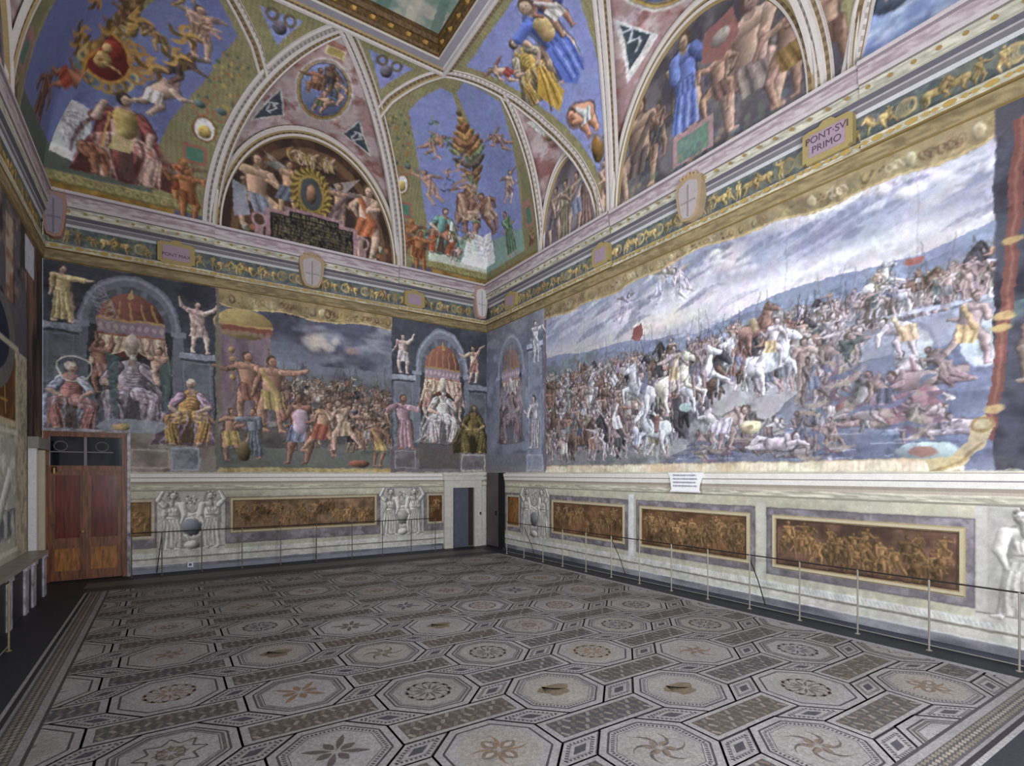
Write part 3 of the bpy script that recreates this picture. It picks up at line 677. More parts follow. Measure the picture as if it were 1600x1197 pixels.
B.rect(1.03, 1.12, 3.0, 6.0, (120, 102, 96)); B.seg((1.35, 4.3), (1.35, 5.6), .02, .02, (130, 108, 80)); [B.ell(1.35, 4.7 + .22 * q, .07, .07, (160, 132, 84), shade=.6) for q in range(4)]
B.seg((2.35, 4.0), (2.15, 5.5), .02, .015, (110, 88, 66)); B.poly([(2.16, 5.45), (2.6, 4.4), (2.95, 3.95), (2.5, 4.0)], (122, 86, 70), .9)
B.rect(1.7, 3.0, 2.95, 3.55, (98, 92, 90)); B.rect(1.7, 2.55, 3.5, 3.62, (128, 122, 118)); B.mottle(1.7, 2.6, 2.95, 3.5, (66, 62, 64), .3, .4, .7, .8)
SKB = [(150, 124, 108), (134, 106, 90), (162, 136, 120), (118, 92, 80)]
BP = [np.array(c) * .85 for c in PAL] + [(84, 88, 84), (96, 98, 104), (110, 104, 90)]
crowd(B, (2.5, 5.35), lambda u: (3.5, 4.45), 110, lambda u, v: .42 + (4.5 - v) * .35, BP, 101, .05, skins=SKB)
for x in np.linspace(2.6, 5.3, 15): B.seg((x, 4.3), (x + .12 * math.sin(x * 7), 5.1 + .25 * math.sin(x * 5)), .012, .008, (92, 78, 66), .85)
B.mottle(2.6, 5.4, 3.0, 4.6, (60, 58, 62), .3, .5, .7, .6)
crowd(B, (2.7, 5.3), lambda u: (2.85, 3.5), 24, lambda u, v: 1.0, BP, 102, 0, skins=SKB)
fig(B, 1.72, 3.6, 1.75, cloth=(126, 84, 72), pose='stand', seed=51, arm=[(-.4, .2), (-.9, -.6)]); fig(B, 2.25, 3.35, 1.95, cloth=(160, 138, 84), pose='stand', seed=54, arm=[(-1.2, -1.3), (.1, .3)])
fig(B, 1.3, 2.62, 1.3, cloth=(170, 142, 82), pose='stand', seed=61); fig(B, 1.85, 2.68, 1.25, cloth=(104, 110, 122), pose='stand', seed=62, robe=True, flip=-1); B.ell(1.6, 2.85, .16, .25, (110, 92, 60), shade=.7)
fig(B, 2.95, 2.55, 1.85, cloth=(106, 112, 136), pose='stand', seed=66, flip=-1); B.seg((2.95, 3.8), (2.95, 3.5), .2, .17, (160, 138, 154), .95, .4)
fig(B, 3.5, 2.75, 1.55, cloth=(146, 80, 64), pose='stride', seed=68); fig(B, 4.1, 2.9, 1.45, cloth=(156, 134, 110), pose='stride', seed=69, flip=-1); fig(B, 5.05, 2.5, 1.3, cloth=(166, 140, 84), pose='stand', seed=71)
B.ell(4.5, 2.58, .3, .1, (146, 84, 66), shade=.7); B.mottle(1.1, 5.4, 2.42, 2.95, (60, 72, 70), .35, .5, .7, .6, stretch=(3, 1))
B.rect(1.03, 5.45, 2.34, 2.45, (176, 156, 104)); B.mottle(1.03, 5.45, 2.34, 2.45, (140, 112, 66), .2, .5, .7, .6)
gold_border(B, .99, 5.45, lambda u: 6.42 + .05 * math.sin(u * 3.1) + .03 * (u - 3) ** 2 * .3, 6.85, 17)
B.rect(.99, 1.06, 2.4, 6.86, (108, 104, 92))
# niche with enthroned elder, right
B.rect(5.45, XR, 2.34, 6.86, (74, 78, 92)); B.mottle(5.45, XR, 2.4, 6.86, (54, 56, 68), .6, .4, .7, .8)
niche(B, 7.08, 1.8, 5.35, 6.72, 3.2, 1.1, (196, 190, 188), 81)
pedestal(B, 5.5, 6.15, 2.5, 5.2, 1.1); pedestal(B, 8.0, XR, 2.9, 5.1, 1.0)
B.rect(5.45, XR, 2.34, 3.1, (116, 110, 116)); B.mottle(5.45, XR, 2.34, 3.1, (88, 80, 86), .4, .4, .7, .8); B.frame(5.55, 6.2, 2.45, 2.98, .04, (130, 128, 134)); B.rect(6.3, 7.65, 2.45, 3.18, (92, 84, 84)); B.frame(7.72, 8.58, 2.36, 2.9, .05, (158, 152, 142))
fig(B, 5.8, 5.25, 1.15, skin=(188, 162, 156), cloth=(180, 170, 178), seed=83, arm=[(-1.2, -.9), (.5, 1.2)]); fig(B, 8.2, 5.15, 1.2, cloth=(168, 120, 108), seed=84, flip=-1, arm=[(1.2, .6), (-.6, .4)])
fig(B, 5.85, 3.0, 1.6, cloth=(166, 130, 140), pose='stand', robe=True, seed=86, arm=[(-.5, .5), (-.2, 1.1)])
B.ell(8.15, 3.7, .38, .85, (52, 44, 40), .9, soft=.4); seated(B, 8.12, 2.95, 1.5, (120, 104, 56), (96, 82, 48), skin=(158, 132, 90), seed=87, lean=.02)
# dado and cornice
dado(B, XL, XR, 1); cornice_paint(B, XL, XR)
ochre_panel(B, 11, -.76, -.31, .86, 1.64, 'small ochre painted panel between the wooden double door and the white caryatids', 3, (126, 94, 58), 3)
ochre_panel(B, 12, 1.37, 4.94, .9, 1.63, 'long ochre painted frieze panel in the middle of the back wall dado', 5, (124, 96, 70), 30)
ochre_panel(B, 13, 6.62, 7.05, .85, 1.63, 'small dark ochre painted panel beside the marble door surround', 7, (104, 66, 34), 3)
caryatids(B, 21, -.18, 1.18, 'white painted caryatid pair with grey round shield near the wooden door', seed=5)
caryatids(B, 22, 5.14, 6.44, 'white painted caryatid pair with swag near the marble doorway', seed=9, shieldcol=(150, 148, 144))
B.region(31, ('mural', 'mural of an enthroned robed elder in a niche above the wooden double door', 'mural', None, None), rect=(XL, .99, 3.22, 6.85))
B.region(32, ('mural', 'mural of soldiers gathering by a tent under a stormy sky', 'mural', None, None), rect=(.99, 5.45, 2.34, 6.85))
B.region(33, ('mural', 'mural of an enthroned elder in white above the small marble doorway', 'mural', None, None), rect=(5.45, XR + 1, 3.1, 6.85))
B.painterly(2.34, 6.86, .022, .012, .24, .72, .13); B.painterly(0, 2.34, .005, .004, .1, .78, .04, .05); B.painterly(6.86, 8.32, .01, .006, .16, .62, .08)
B.grain(.04, .1, .05)

# ------------------------------------------------------------------ right wall painting
R = Cv(1.2, YB, 0, 8.3, .0125, (150, 150, 170), 12)
R.specs[0] = ('wall_right', None, None, None, 'structure')
# battle landscape: sky, hills, river
Y0, Y1 = 1.2, 11.68
R.grad(Y0, Y1, 2.3, 6.85, [(0, (112, 120, 152)), (.2, (126, 130, 158)), (.45, (130, 132, 150)), (.6, (160, 162, 180)), (.68, (190, 182, 176)), (.78, (164, 166, 184)), (.88, (142, 150, 180)), (1, (126, 134, 166))])
R.mottle(Y0, Y1, 5.2, 6.7, (218, 208, 212), 1.2, .47, .66, .9, stretch=(3, 1)); R.mottle(Y0, Y1, 5.4, 6.8, (136, 138, 164), 1.0, .52, .7, .75, stretch=(3, 1))
for x, z, rx, rz, c in ((6.0, 6.25, .7, .35, (222, 208, 200)), (6.6, 6.0, .6, .3, (206, 198, 202)), (7.6, 5.5, 1.6, .28, (226, 212, 190)), (3.0, 6.3, .8, .16, (224, 222, 230)), (9.6, 6.1, 1.2, .25, (188, 180, 190)), (4.2, 5.6, 1.8, .2, (222, 224, 234))): R.ell(x, z, rx, rz, c, .7, soft=.8)
gs = np.random.default_rng(55)
for k in range(90):
    x, z = gs.uniform(Y0, Y1 - .5), gs.uniform(5.5, 6.55); L_ = gs.uniform(.3, 1.3)
    curve(R, (x, z), (x + L_, z - L_ * .22), .12, .01, gs.uniform(.03, .1), [(206, 202, 208), (120, 124, 148), (188, 178, 178), (104, 108, 134)][k % 4], .3, 7)
for x, z in ((6.1, 6.2), (6.5, 6.35), (5.8, 6.0), (2.9, 6.2), (3.3, 6.28), (2.4, 6.1), (7.3, 5.9)):
    for k in range(7): R.ell(x + gs.uniform(-.35, .35), z + gs.uniform(-.12, .12), gs.uniform(.1, .22), gs.uniform(.06, .13), (218, 212, 212), .55, soft=.7, shade=.3)
us = np.linspace(Y0, Y1, 80)
hill = lambda u: 5.32 + .24 * math.exp(-((u - 1.6) / 1.2) ** 2) + .06 * math.sin(u * 1.7) - .25 * math.exp(-((u - 7.2) / 1.4) ** 2) + .12 * math.exp(-((u - 10.9) / .8) ** 2)
R.poly([(u, hill(u)) for u in us] + [(Y1, 3), (Y0, 3)], (122, 132, 160))
R.mottle(Y0, Y1, 4.0, 5.6, (92, 102, 124), .25, .45, .7, .8, stretch=(3, 1), mask=lambda U, V: V < 5.15 + .2 * np.exp(-((U - 1.6) / 1.2) ** 2))
R.poly([(u, hill(u) - .32 - .1 * math.sin(u * 2)) for u in us] + [(Y1, 2.4), (Y0, 2.4)], (116, 118, 130)); R.mottle(Y0, Y1, 2.4, 4.9, (92, 92, 104), .5, .4, .65, .8)
R.ell(10.4, 5.05, 1.3, .28, (120, 132, 140), .8, soft=.5); R.mottle(9.2, Y1, 4.75, 5.3, (96, 108, 108), .25, .45, .65, .7)
# banks and water
R.poly([(Y0, 2.34), (7.6, 2.34), (6.6, 2.85), (5.4, 3.05), (4.7, 3.5), (3.9, 3.35), (3.7, 4.1), (3.2, 4.25), (Y0, 4.3)], (108, 116, 140))
R.mottle(Y0, 7.4, 2.4, 4.2, (84, 90, 116), .4, .45, .65, .85, stretch=(5, 1), mask=lambda U, V: V < 4.1 - np.clip(U - 3.6, 0, 1) * .9 - np.clip((U - 4.6) * .45, 0, 1.4)); R.mottle(Y0, 7.4, 2.4, 4.2, (168, 174, 196), .35, .56, .72, .8, stretch=(6, 1), mask=lambda U, V: V < 4.1 - np.clip(U - 3.6, 0, 1) * .9 - np.clip((U - 4.6) * .45, 0, 1.4))
R.poly([(7.7, 2.5), (6.4, 3.0), (5.2, 3.2), (4.6, 3.75), (3.9, 3.6), (3.8, 4.15), (5.2, 4.3), (7.8, 3.2), (8.6, 2.6)], (168, 162, 158), .85); R.mottle(3.8, 8.4, 2.5, 4.2, (120, 114, 122), .3, .5, .7, .6)
R.poly([(Y1, 2.4), (7.7, 2.4), (8.1, 2.75), (9.4, 2.95), (Y1, 2.95)], (128, 126, 126)); R.mottle(7.7, Y1, 2.4, 3.0, (92, 100, 98), .3, .45, .7, .8, stretch=(2, 1))
HP = [(np.array(c) * .72 + np.array((34, 37, 46))) for c in PAL]; SK = [(176, 156, 156), (162, 134, 128), (186, 172, 174), (146, 122, 120)]  # crowd palette lightened, haze mixed into the colours
top = lambda u: 5.0 if u < 4.5 else (5.0 - (u - 4.5) * .03)
crowd(R, (Y0, Y1), lambda u: (4.35 if u < 3.8 else 4.1, top(u) - .26), 330, lambda u, v: .30 + max(0, (4.9 - v)) * .35, [c * .9 for c in HP], 201, .06, sh=.4, skins=SK)
for x in np.linspace(2, 11, 40): R.seg((x, 4.9), (x + .1 * math.sin(x * 9), 5.35 + .15 * math.sin(x * 5)), .01, .007, (110, 100, 104), .7)
R.poly([(8.35, 5.5), (8.1, 5.56), (8.05, 5.3), (8.2, 5.18), (8.4, 5.3)], (140, 74, 68)); R.ell(3.1, 5.25, .12, .05, (164, 84, 72))
R.mottle(6.4, Y1, 2.9, 4.6, (78, 76, 88), .3, .35, .6, .8)
crowd(R, (3.9, Y1), lambda u: (3.25 if u > 6.5 else 3.6, 4.3), 190, lambda u, v: .66 + (4.1 - v) * .3, HP, 202, .25, sh=.45, skins=SK)
crowd(R, (7.4, Y1), lambda u: (2.6, 3.3), 75, lambda u, v: .88, HP, 203, .15, sh=.45, skins=SK)
# stone bridge far right with low arches
R.poly([(Y0, 4.55), (3.4, 4.42), (3.75, 4.2), (3.75, 4.0), (Y0, 4.0)], (138, 142, 158)); R.rect(Y0, 3.5, 4.5, 4.56, (160, 164, 180))
for x in (2.35, 3.1): R.ell(x, 4.0, .24, .34, (166, 176, 176)); R.ring(x, 4.0, .26, .36, .04, (120, 124, 142), .9, 0, math.pi)
crowd(R, (Y0, 3.6), lambda u: (4.5, 4.75), 46, lambda u, v: .42, HP, 204, .05, skins=SK)
# larger figures, horses and swimmers in front
horse(R, 7.75, 2.7, 1.0, (206, 206, 212), 1, .1); horse(R, 6.6, 3.45, 1.1, (210, 208, 212), -1, .45); horse(R, 5.15, 3.62, 1.0, (206, 204, 210), -1, .3); horse(R, 8.2, 3.4, 1.1, (196, 194, 198), 1, .5); horse(R, 7.2, 3.5, 1.1, (216, 204, 176), -1, .35); horse(R, 5.4, 4.35, .8, (150, 106, 92), -1, .3)
for i, (x, z, h, c, p, fl) in enumerate(((7.2, 3.9, 1.0, (190, 168, 120), 'stand', 1), (6.6, 3.95, .9, (120, 110, 120), 'stand', 1), (5.15, 4.1, .85, (190, 160, 110), 'stride', -1), (8.9, 3.0, 1.1, (210, 206, 208), 'stride', 1), (9.7, 2.6, 1.0, (170, 120, 104), 'bend', -1), (10.8, 2.55, 1.0, (190, 180, 170), 'bend', 1), (6.25, 2.75, .95, (180, 170, 180), 'fly', 1), (5.7, 2.7, 1.0, (196, 160, 150), 'lie', -1), (4.9, 2.72, .9, (200, 170, 150), 'lie', -1), (3.7, 3.0, .9, (176, 138, 128), 'lie', -1), (3.0, 3.1, 1.0, (160, 120, 126), 'fly', 1), (2.9, 3.5, 1.0, (150, 96, 92), 'lie', 1), (2.55, 2.8, 1.0, (206, 180, 120), 'lie', -1), (2.5, 3.7, .95, (184, 150, 96), 'stride', -1), (3.2, 3.9, .9, (190, 164, 120), 'bend', 1), (4.2, 2.9, .8, (130, 120, 130), 'fly', -1))):
    fig(R, x, z, h, skin=SK[i % 4], cloth=c, pose=p, flip=fl, seed=300 + i)
R.poly([(3.6, 3.35), (2.95, 3.5), (2.7, 3.2), (3.1, 2.95), (3.7, 3.1)], (132, 84, 92), .85); R.mottle(2.7, 3.7, 2.95, 3.5, (176, 130, 136), .15, .5, .7, .6); horse(R, 4.0, 2.75, .95, (146, 138, 140), -1, .2)
g_ = np.random.default_rng(990)
for k in range(26):
    x = g_.uniform(2.5, 6.6); z = g_.uniform(2.55, 3.7) if x < 4.6 else g_.uniform(2.5, 2.75)
    fig(R, x, z, g_.uniform(.55, .85), skin=np.array(SK[k % 4]) * g_.uniform(.75, 1.), cloth=HP[k % 9], pose=['lie', 'fly', 'bend', 'stride'][k % 4], flip=1 if k % 2 else -1, seed=1000 + k)
    for q in range(3): curve(R, (x + g_.uniform(-.3, .3), z + g_.uniform(0, .3)), (x + g_.uniform(-.5, .5), z + g_.uniform(0, .4)), .3, .01, .04, np.array([(110, 84, 96), (96, 100, 124), (150, 130, 116), (70, 66, 80)][q % 4]), .8)
for k in range(40): x, z = g_.uniform(2.4, 7.2), g_.uniform(2.45, 3.0); R.seg((x, z), (x + g_.uniform(.1, .5), z), .008, .008, (176, 180, 200) if k % 2 else (70, 76, 104), .7)
fig(R, 5.2, 2.72, 1.0, skin=SK[2], cloth=(186, 170, 160), pose='lie', flip=-1, seed=1101); fig(R, 6.0, 2.75, 1.1, skin=SK[1], cloth=(190, 180, 190), pose='bend', flip=-1, seed=1102)
R.ell(5.55, 3.12, .2, .12, (208, 192, 140), shade=.5); R.ell(5.55, 3.12, .06, .04, (150, 130, 90)); R.ell(2.95, 2.6, .36, .13, (148, 166, 164), shade=.3); R.ell(2.98, 2.6, .16, .07, (150, 100, 88)); R.ell(6.95, 3.62, .16, .08, (150, 176, 172)); R.ell(4.2, 2.52, .05, .12, (214, 218, 230), .6, soft=.8)
fig(R, 7.6, 5.85, .8, skin=(190, 182, 190), cloth=(176, 172, 190), pose='fly', flip=-1, seed=401, wings=True, dark=.75); fig(R, 7.0, 5.75, .8, skin=(196, 184, 186), cloth=(184, 176, 186), pose='fly', flip=1, seed=402, wings=True, dark=.75); fig(R, 8.7, 5.7, .7, skin=(176, 168, 180), cloth=(150, 140, 160), pose='fly', flip=-1, seed=403, wings=True, dark=.75)
for x in (10.0, 9.55, 4.9, 8.4, 3.05): R.line([(x + .01 * math.sin(z * 5), z) for z in np.linspace(2.4, 6.5, 18)], .012, (120, 112, 118), .45)
# hem of the painted hanging: gold top border, cream bottom border, red roll at the near end
gold_border(R, Y0, 11.68, lambda u: 6.47 + .16 * math.exp(-((u - 6.6) / 1.5) ** 2) + .04 * math.sin(u * 4), 6.85, 23, .98)
R.rect(2.55, 11.6, 2.31, 2.5, (214, 202, 172)); R.mottle(2.55, 11.6, 2.31, 2.5, (196, 160, 112), .3, .5, .7, .6, stretch=(2, 1)); R.rect(2.55, 11.6, 2.49, 2.51, (170, 150, 120)); [R.rect(x, x + .012, 2.33, 2.49, (186, 166, 130), .7) for x in np.arange(2.6, 11.6, .09)]
R.rect(11.56, 11.64, 2.36, 6.5, (126, 96, 96))
R.rect(Y0, 2.24, 2.3, 6.86, (72, 72, 84)); R.mottle(Y0, 2.24, 2.3, 6.8, (44, 42, 50), .4, .4, .65, .85); R.mottle(Y0, 2.1, 3.6, 4.4, (86, 110, 108), .3, .5, .7, .8)
R.poly([(1.9, 6.6), (2.05, 6.6), (2.2, 4.2), (2.36, 2.75), (2.24, 2.7), (2.08, 4.2)], (122, 66, 56)); R.line([(1.98, 6.6), (2.13, 4.2), (2.3, 2.75)], .03, (150, 90, 74), .8)
for z in (4.1, 4.25, 5.15, 3.1): R.ell(2.15 + (4.2 - z) * .09, z, .1, .05, (186, 150, 84), .9)
R.poly([(2.9, 2.3), (2.55, 2.42), (2.34, 2.62), (2.24, 2.9), (2.34, 3.05), (2.46, 2.95), (2.5, 2.7), (2.7, 2.52), (2.95, 2.5)], (180, 158, 112)); R.ring(2.36, 2.92, .1, .09, .03, (150, 116, 62)); R.line([(2.9, 2.34), (2.56, 2.46), (2.36, 2.68)], .03, (150, 122, 74))
fig(R, 1.75, 3.4, 1.4, cloth=(120, 100, 80), skin=(150, 126, 106), seed=88)
# grey niche at the corner
R.rect(11.64, YB, 2.31, 6.86, (128, 132, 150)); R.mottle(11.64, YB, 2.3, 6.86, (98, 102, 120), .7, .4, .65, .85); R.mottle(11.64, YB, 2.3, 6.86, (160, 164, 180), .5, .52, .7, .6)
niche(R, 13.35, 1.5, 5.3, 6.5, 3.2, 1.2, (150, 118, 118), 91)
R.mottle(12.5, 14.3, 3.0, 6.4, (132, 136, 152), .6, .35, .6, .55)  # grey-blue haze blended over the niche colours
pedestal(R, 11.75, 12.45, 2.4, 6.0, 1.35); fig(R, 12.1, 3.0, 1.5, skin=(196, 180, 178), cloth=(178, 168, 172), seed=93, robe=True); fig(R, 12.05, 5.4, 1.2, skin=(190, 184, 190), cloth=(176, 176, 188), seed=94, flip=-1)
R.rect(11.72, 12.5, 2.36, 2.84, (140, 146, 160)); R.frame(11.72, 12.5, 2.36, 2.84, .04, (164, 170, 184)); R.rect(12.55, YB, 2.32, 2.9, (122, 120, 130))
dado(R, Y0, YB); cornice_paint(R, Y0, YB)
ochre_panel(R, 11, 8.68, 11.24, .77, 1.53, 'ochre painted panel of standing figures on the right wall dado, farthest of its long panels', 13, (114, 78, 50), 24)
ochre_panel(R, 12, 5.62, 8.09, .77, 1.53, 'ochre painted panel crowded with soldiers below the white inscription scroll', 15, (114, 78, 50), 44)
ochre_panel(R, 13, 2.6, 5.07, .77, 1.53, 'reddish ochre painted panel with horses and tents, nearest on the right wall', 17, (104, 74, 60), 34)
ochre_panel(R, 14, 12.92, 13.5, .77, 1.6, 'narrow ochre painted panel beside the open dark door leaf', 19, (136, 84, 36), 3)
R.rect(8.32, 8.5, .46, 1.86, (200, 200, 200)); R.rect(5.27, 5.42, .46, 1.8, (186, 184, 170)); R.frame(8.32, 8.5, .46, 1.86, .012, (160, 158, 156))
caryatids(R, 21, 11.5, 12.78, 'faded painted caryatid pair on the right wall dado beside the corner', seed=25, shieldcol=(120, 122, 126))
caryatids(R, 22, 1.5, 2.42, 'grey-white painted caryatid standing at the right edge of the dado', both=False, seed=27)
R.region(31, ('mural', 'huge mural of a battle by a river below pale hills and clouds', 'mural', None, None), rect=(0, 11.64, 2.34, 6.85))
R.region(32, ('mural', 'hazed grey mural of a niche figure in the corner of the right wall', 'mural', None, None), rect=(11.64, YB + 1, 2.84, 6.85))
R.A[(R.v > 2.52) & (R.v < 6.4)] *= np.array((.94, .96, 1.02), np.float32)
R.painterly(2.34, 6.86, .016, .011, .22, .64, .12); R.painterly(0, 2.34, .005, .004, .1, .78, .04, .05); R.painterly(6.86, 8.32, .01, .006, .16, .6, .08)
R.grain(.04, .1, .04)
# ------------------------------------------------------------------ vault geometry
ZS, RI, IN = 8.3, 3.9, 2.9
ZT = ZS + RI
def cz(d):
    c = 1 - np.clip(d, 0, IN) / IN
    return ZS + RI * np.sqrt(np.maximum(0, 1 - c * c))
def sym(c, W): return ([0, IN], [c - W, c], [c + W, c], 11.5, IN)
S1 = ([0, .05, .13, .45, .75, 1.1, 1.4, 1.6], [9.38, 9.55, 9.72, 10.2, 10.55, 10.85, 11.05, 11.2], [11.78, 11.76, 11.74, 11.6, 11.5, 11.38, 11.28, 11.22], 10.62, 1.6)
S3 = (S1[0], [13.3 - h for h in S1[2]], [13.3 - l for l in S1[1]], 10.62, 1.6)
SB = [sym(3.3, 2.42)]
SR = [S1, sym(6.65, 2.35), S3]
def smin(a, b):
    k = np.minimum(.9, 1.6 * np.minimum(a, b) + .01)
    return np.minimum(a, b) - np.maximum(k - np.abs(a - b), 0) ** 2 / (4 * k)
def vz(u, d, S, lo_u, hi_u):
    de = smin(smin(np.maximum(d, 0), np.maximum(u - lo_u, 0)), np.maximum(hi_u - u, 0))
    z = cz(np.maximum(de, 0))
    for (t, lo, hi, A, D) in S:
        l = np.interp(d, t, lo); h = np.interp(d, t, hi); c = (l + h) / 2; w_ = np.maximum((h - l) / 2, 1e-4)
        zr = A + (cz(D) - A) * np.clip(d / D, 0, 1); x = (u - c) / w_
        ins = (np.abs(x) < 1) & (d < D)
        z = np.where(ins, np.maximum(z, cz(d) + (zr - cz(d)) * np.sqrt(np.maximum(0, 1 - x * x))), z)
    return z
SIDES = {'b': (XL, XR, SB, lambda u, d, z: (u, YB - d, z)), 'r': (YN, YB, SR, lambda u, d, z: (XR - d, u, z)),
         'n': (XL, XR, SB, lambda u, d, z: (u, YN + d, z)), 'l': (YN, YB, SR, lambda u, d, z: (XL + d, u, z))}
def groin(S, n=16, side=0):
    t, lo, hi, A, D = S; ds = D * (1 - np.cos(np.linspace(0, math.pi / 2, n))) if D == IN else np.linspace(0, D, n)
    return [(float(np.interp(d, t, hi if side else lo)), float(d)) for d in ds]
def toc(pts): return [(u, float(cz(d) + d)) for u, d in pts]     # (u, inset) -> unrolled canvas

GOLD = np.array((126, 120, 84.)); BLUE = np.array((116, 126, 182.))
def vault_ground(V, a, b, tone=1.0):
    V.A[:] = GOLD * tone
    for z in np.arange(8.35, 15.2, .09):
        for x in np.arange(a, b, .1):
            V.rect(x + .02, x + .05, z + .015, z + .06, GOLD * 1.32 * tone, .5); V.rect(x + .05, x + .085, z + .045, z + .06, (92, 80, 44), .5)
def severy_paint(V, S, med=None, lat=1):
    t, lo, hi, A, D = S; L = toc(groin(S, 20, 0)); H_ = toc(groin(S, 20, 1))
    c0 = (lo[0] + hi[0]) / 2; w0 = (hi[0] - lo[0]) / 2
    arch = [(c0 + w0 * math.cos(k), 8.3 + (A - 8.3) * math.sin(k)) for k in np.linspace(0, math.pi, 40)]
    P = L + H_[::-1] + arch
    r = V.pmask(L + H_[::-1])
    V.mix(r[0], r[3].astype(np.float32), (152, 122, 122))
    us = [p[0] for p in P]; a, b = min(us), max(us)
    S_, U, W_, ins = r
    msk = np.zeros((V.H, V.W), np.float32); msk[S_] = ins
    def mf(U2, V2):
        i0 = int(round((U2[0, 0] - V.u0) / V.res)); j0 = int(round((V2[0, 0] - V.v0) / V.res))
        return msk[j0:j0 + V2.shape[0], i0:i0 + U2.shape[1]]
    V.mottle(a, b, 8.3, 15.2, (176, 160, 164), .5, .45, .62, .85, mask=mf); V.mottle(a, b, 8.3, 15.2, (120, 66, 62), .35, .55, .72, .75, mask=mf)
    return mf
def medal(V, u, v, ru, rv, seed, tone=1.0):
    V.ell(u, v, ru * 1.22, rv * 1.17, (178, 172, 168)); V.ell(u, v, ru * 1.14, rv * 1.11, (120, 112, 112)); V.ell(u, v, ru * 1.1, rv * 1.08, (170, 136, 66)); V.ell(u, v + .05, ru, rv, (110, 124, 172), shade=.3)
    g = np.random.default_rng(seed)
    for k, (du, dv, cl, ps) in enumerate(((-.35, -.25, (104, 70, 60), 'sit'), (.38, -.3, (80, 84, 104), 'sit'), (0, -.85, (96, 104, 76), 'bend'), (.1, .05, (70, 64, 70), 'stand'))):
        fig(V, u + ru * du, v + rv * dv, rv * .95, cloth=cl, skin=[(150, 104, 80), (184, 146, 122), (176, 140, 118), (110, 84, 70)][k], pose=ps, seed=int(g.integers(1e6)), fat=1.25)
    V.ring(u, v, ru, rv, .03, (80, 72, 62), .8)
def goldstrip(V, p0, p1, w_, seed):
    """ornament along a gold band: vines, medallion, green plaque, standing putto"""
    g = np.random.default_rng(seed); d = np.array(p1) - np.array(p0)
    at = lambda t: (p0[0] + d[0] * t, p0[1] + d[1] * t)
    for k in range(40):
        t = g.uniform(.6, 1); c = at(t); V.ell(c[0] + g.uniform(-.5, .5) * w_, c[1] + g.uniform(-.1, .1), .035, .05, [(70, 92, 70), (150, 92, 60), (176, 150, 70)][k % 3], .85)
    for sx in (-1, 1):
        c = at(.56); V.ring(c[0] + sx * w_ * .28, c[1] + .05, w_ * .2, .14, .05, (150, 96, 74)); V.ell(c[0] + sx * w_ * .3, c[1] + .2, w_ * .16, .1, (84, 104, 104), shade=.6)
    c = at(.45); V.ell(c[0], c[1], w_ * .36, .36, (120, 84, 48)); V.ell(c[0], c[1], w_ * .28, .3, (206, 202, 206)); V.ell(c[0], c[1] - .06, w_ * .2, .18, (192, 160, 82), shade=.6)
    c = at(.26); V.rect(c[0] - w_ * .34, c[0] + w_ * .34, c[1] - .26, c[1] + .26, (150, 92, 80)); V.rect(c[0] - w_ * .25, c[0] + w_ * .25, c[1] - .18, c[1] + .18, (74, 118, 98))
    c = at(.02); fig(V, c[0], c[1] - .45, 1.2, skin=(164, 108, 68), cloth=(120, 60, 40), hair=(150, 110, 60), seed=seed, wings=True, dark=.4, fat=1.2)

# back canvas
VB = Cv(XL, XR, 8.3, 15.3, .018, (130, 120, 70), 31)
vault_ground(VB, XL, XR)
mir = lambda P: [(6.45 - u, v) for u, v in P]
cellR = [(XR, 8.75), (6.66, 8.75), (6.64, 9.0), (6.45, 10.0), (6.2, 10.95), (5.95, 11.8), (5.68, 12.57), (5.3, 13.45), (5.45, 13.85), (5.7, 14.35), (5.85, 14.6), (6.3, 14.6), (XR, 10)]
cellL = [(XL, 8.75), (-.3, 8.79), (-.25, 9.4), (-.17, 9.97), (-.06, 10.4), (.07, 10.78), (.35, 11.4), (.64, 11.95), (.98, 12.85), (1.3, 13.64), (1.15, 13.95), (.9, 14.4), (.72, 14.75), (.2, 14.5), (XL, 10)]
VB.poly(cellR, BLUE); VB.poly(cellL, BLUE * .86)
VB.mottle(XL, 1.4, 8.8, 14.6, (92, 100, 150), .7, .5, .7, .6, mask=lambda U, V: (VB.A[VB.sl(XL, 1.4, 8.8, 14.6)[0]][..., 2] > 130).astype(np.float32))
# right cell: fountain-like canopy, pair of figures, seated figure, white pedestal
canopy_rows = [(12.0, .35, (150, 120, 76)), (12.2, .5, (118, 88, 66)), (12.45, .66, (96, 84, 74)), (12.7, .74, (122, 132, 96)), (12.9, .7, (150, 116, 70)), (13.1, .6, (134, 92, 66)), (13.35, .45, (160, 122, 70)), (13.6, .3, (140, 92, 62)), (13.85, .18, (170, 136, 80)), (14.1, .12, (120, 96, 60))]
def dof(v): return float(np.interp(v, cz(np.linspace(0, IN, 200)) + np.linspace(0, IN, 200), np.linspace(0, IN, 200)))
def canopy_paint(V, edge, rows):
    for z, w_, c in rows:
        cx = edge - dof(z)
        V.ell(cx, z, w_, .16, np.array(c) * .7); V.ell(cx, z + .03, w_ * .95, .12, c, shade=.6)
        for k in range(int(w_ * 10)): V.ell(cx - w_ + (k + .5) * w_ * 2 / int(w_ * 10), z - .02, .045, .06, np.array(c) * (1.25 if k % 2 else .6), .85)
canopy_paint(VB, XR, canopy_rows)
for k in range(9): curve(VB, (7.6 + .02 * k, 12.0), (6.9 + .2 * k, 11.3), .3 * (-1) ** k, .02, .04, (150, 120, 80) if k % 2 else (120, 84, 66), .9)
for x, z, s_, f_ in ((6.15, 12.2, 1.0, 1), (6.5, 10.6, 1.2, -1), (7.5, 11.4, .6, 1)): fig(VB, x, z, s_, cloth=(150, 120, 110), pose='fly', wings=True, flip=f_, seed=int(x * 10), dark=.7)
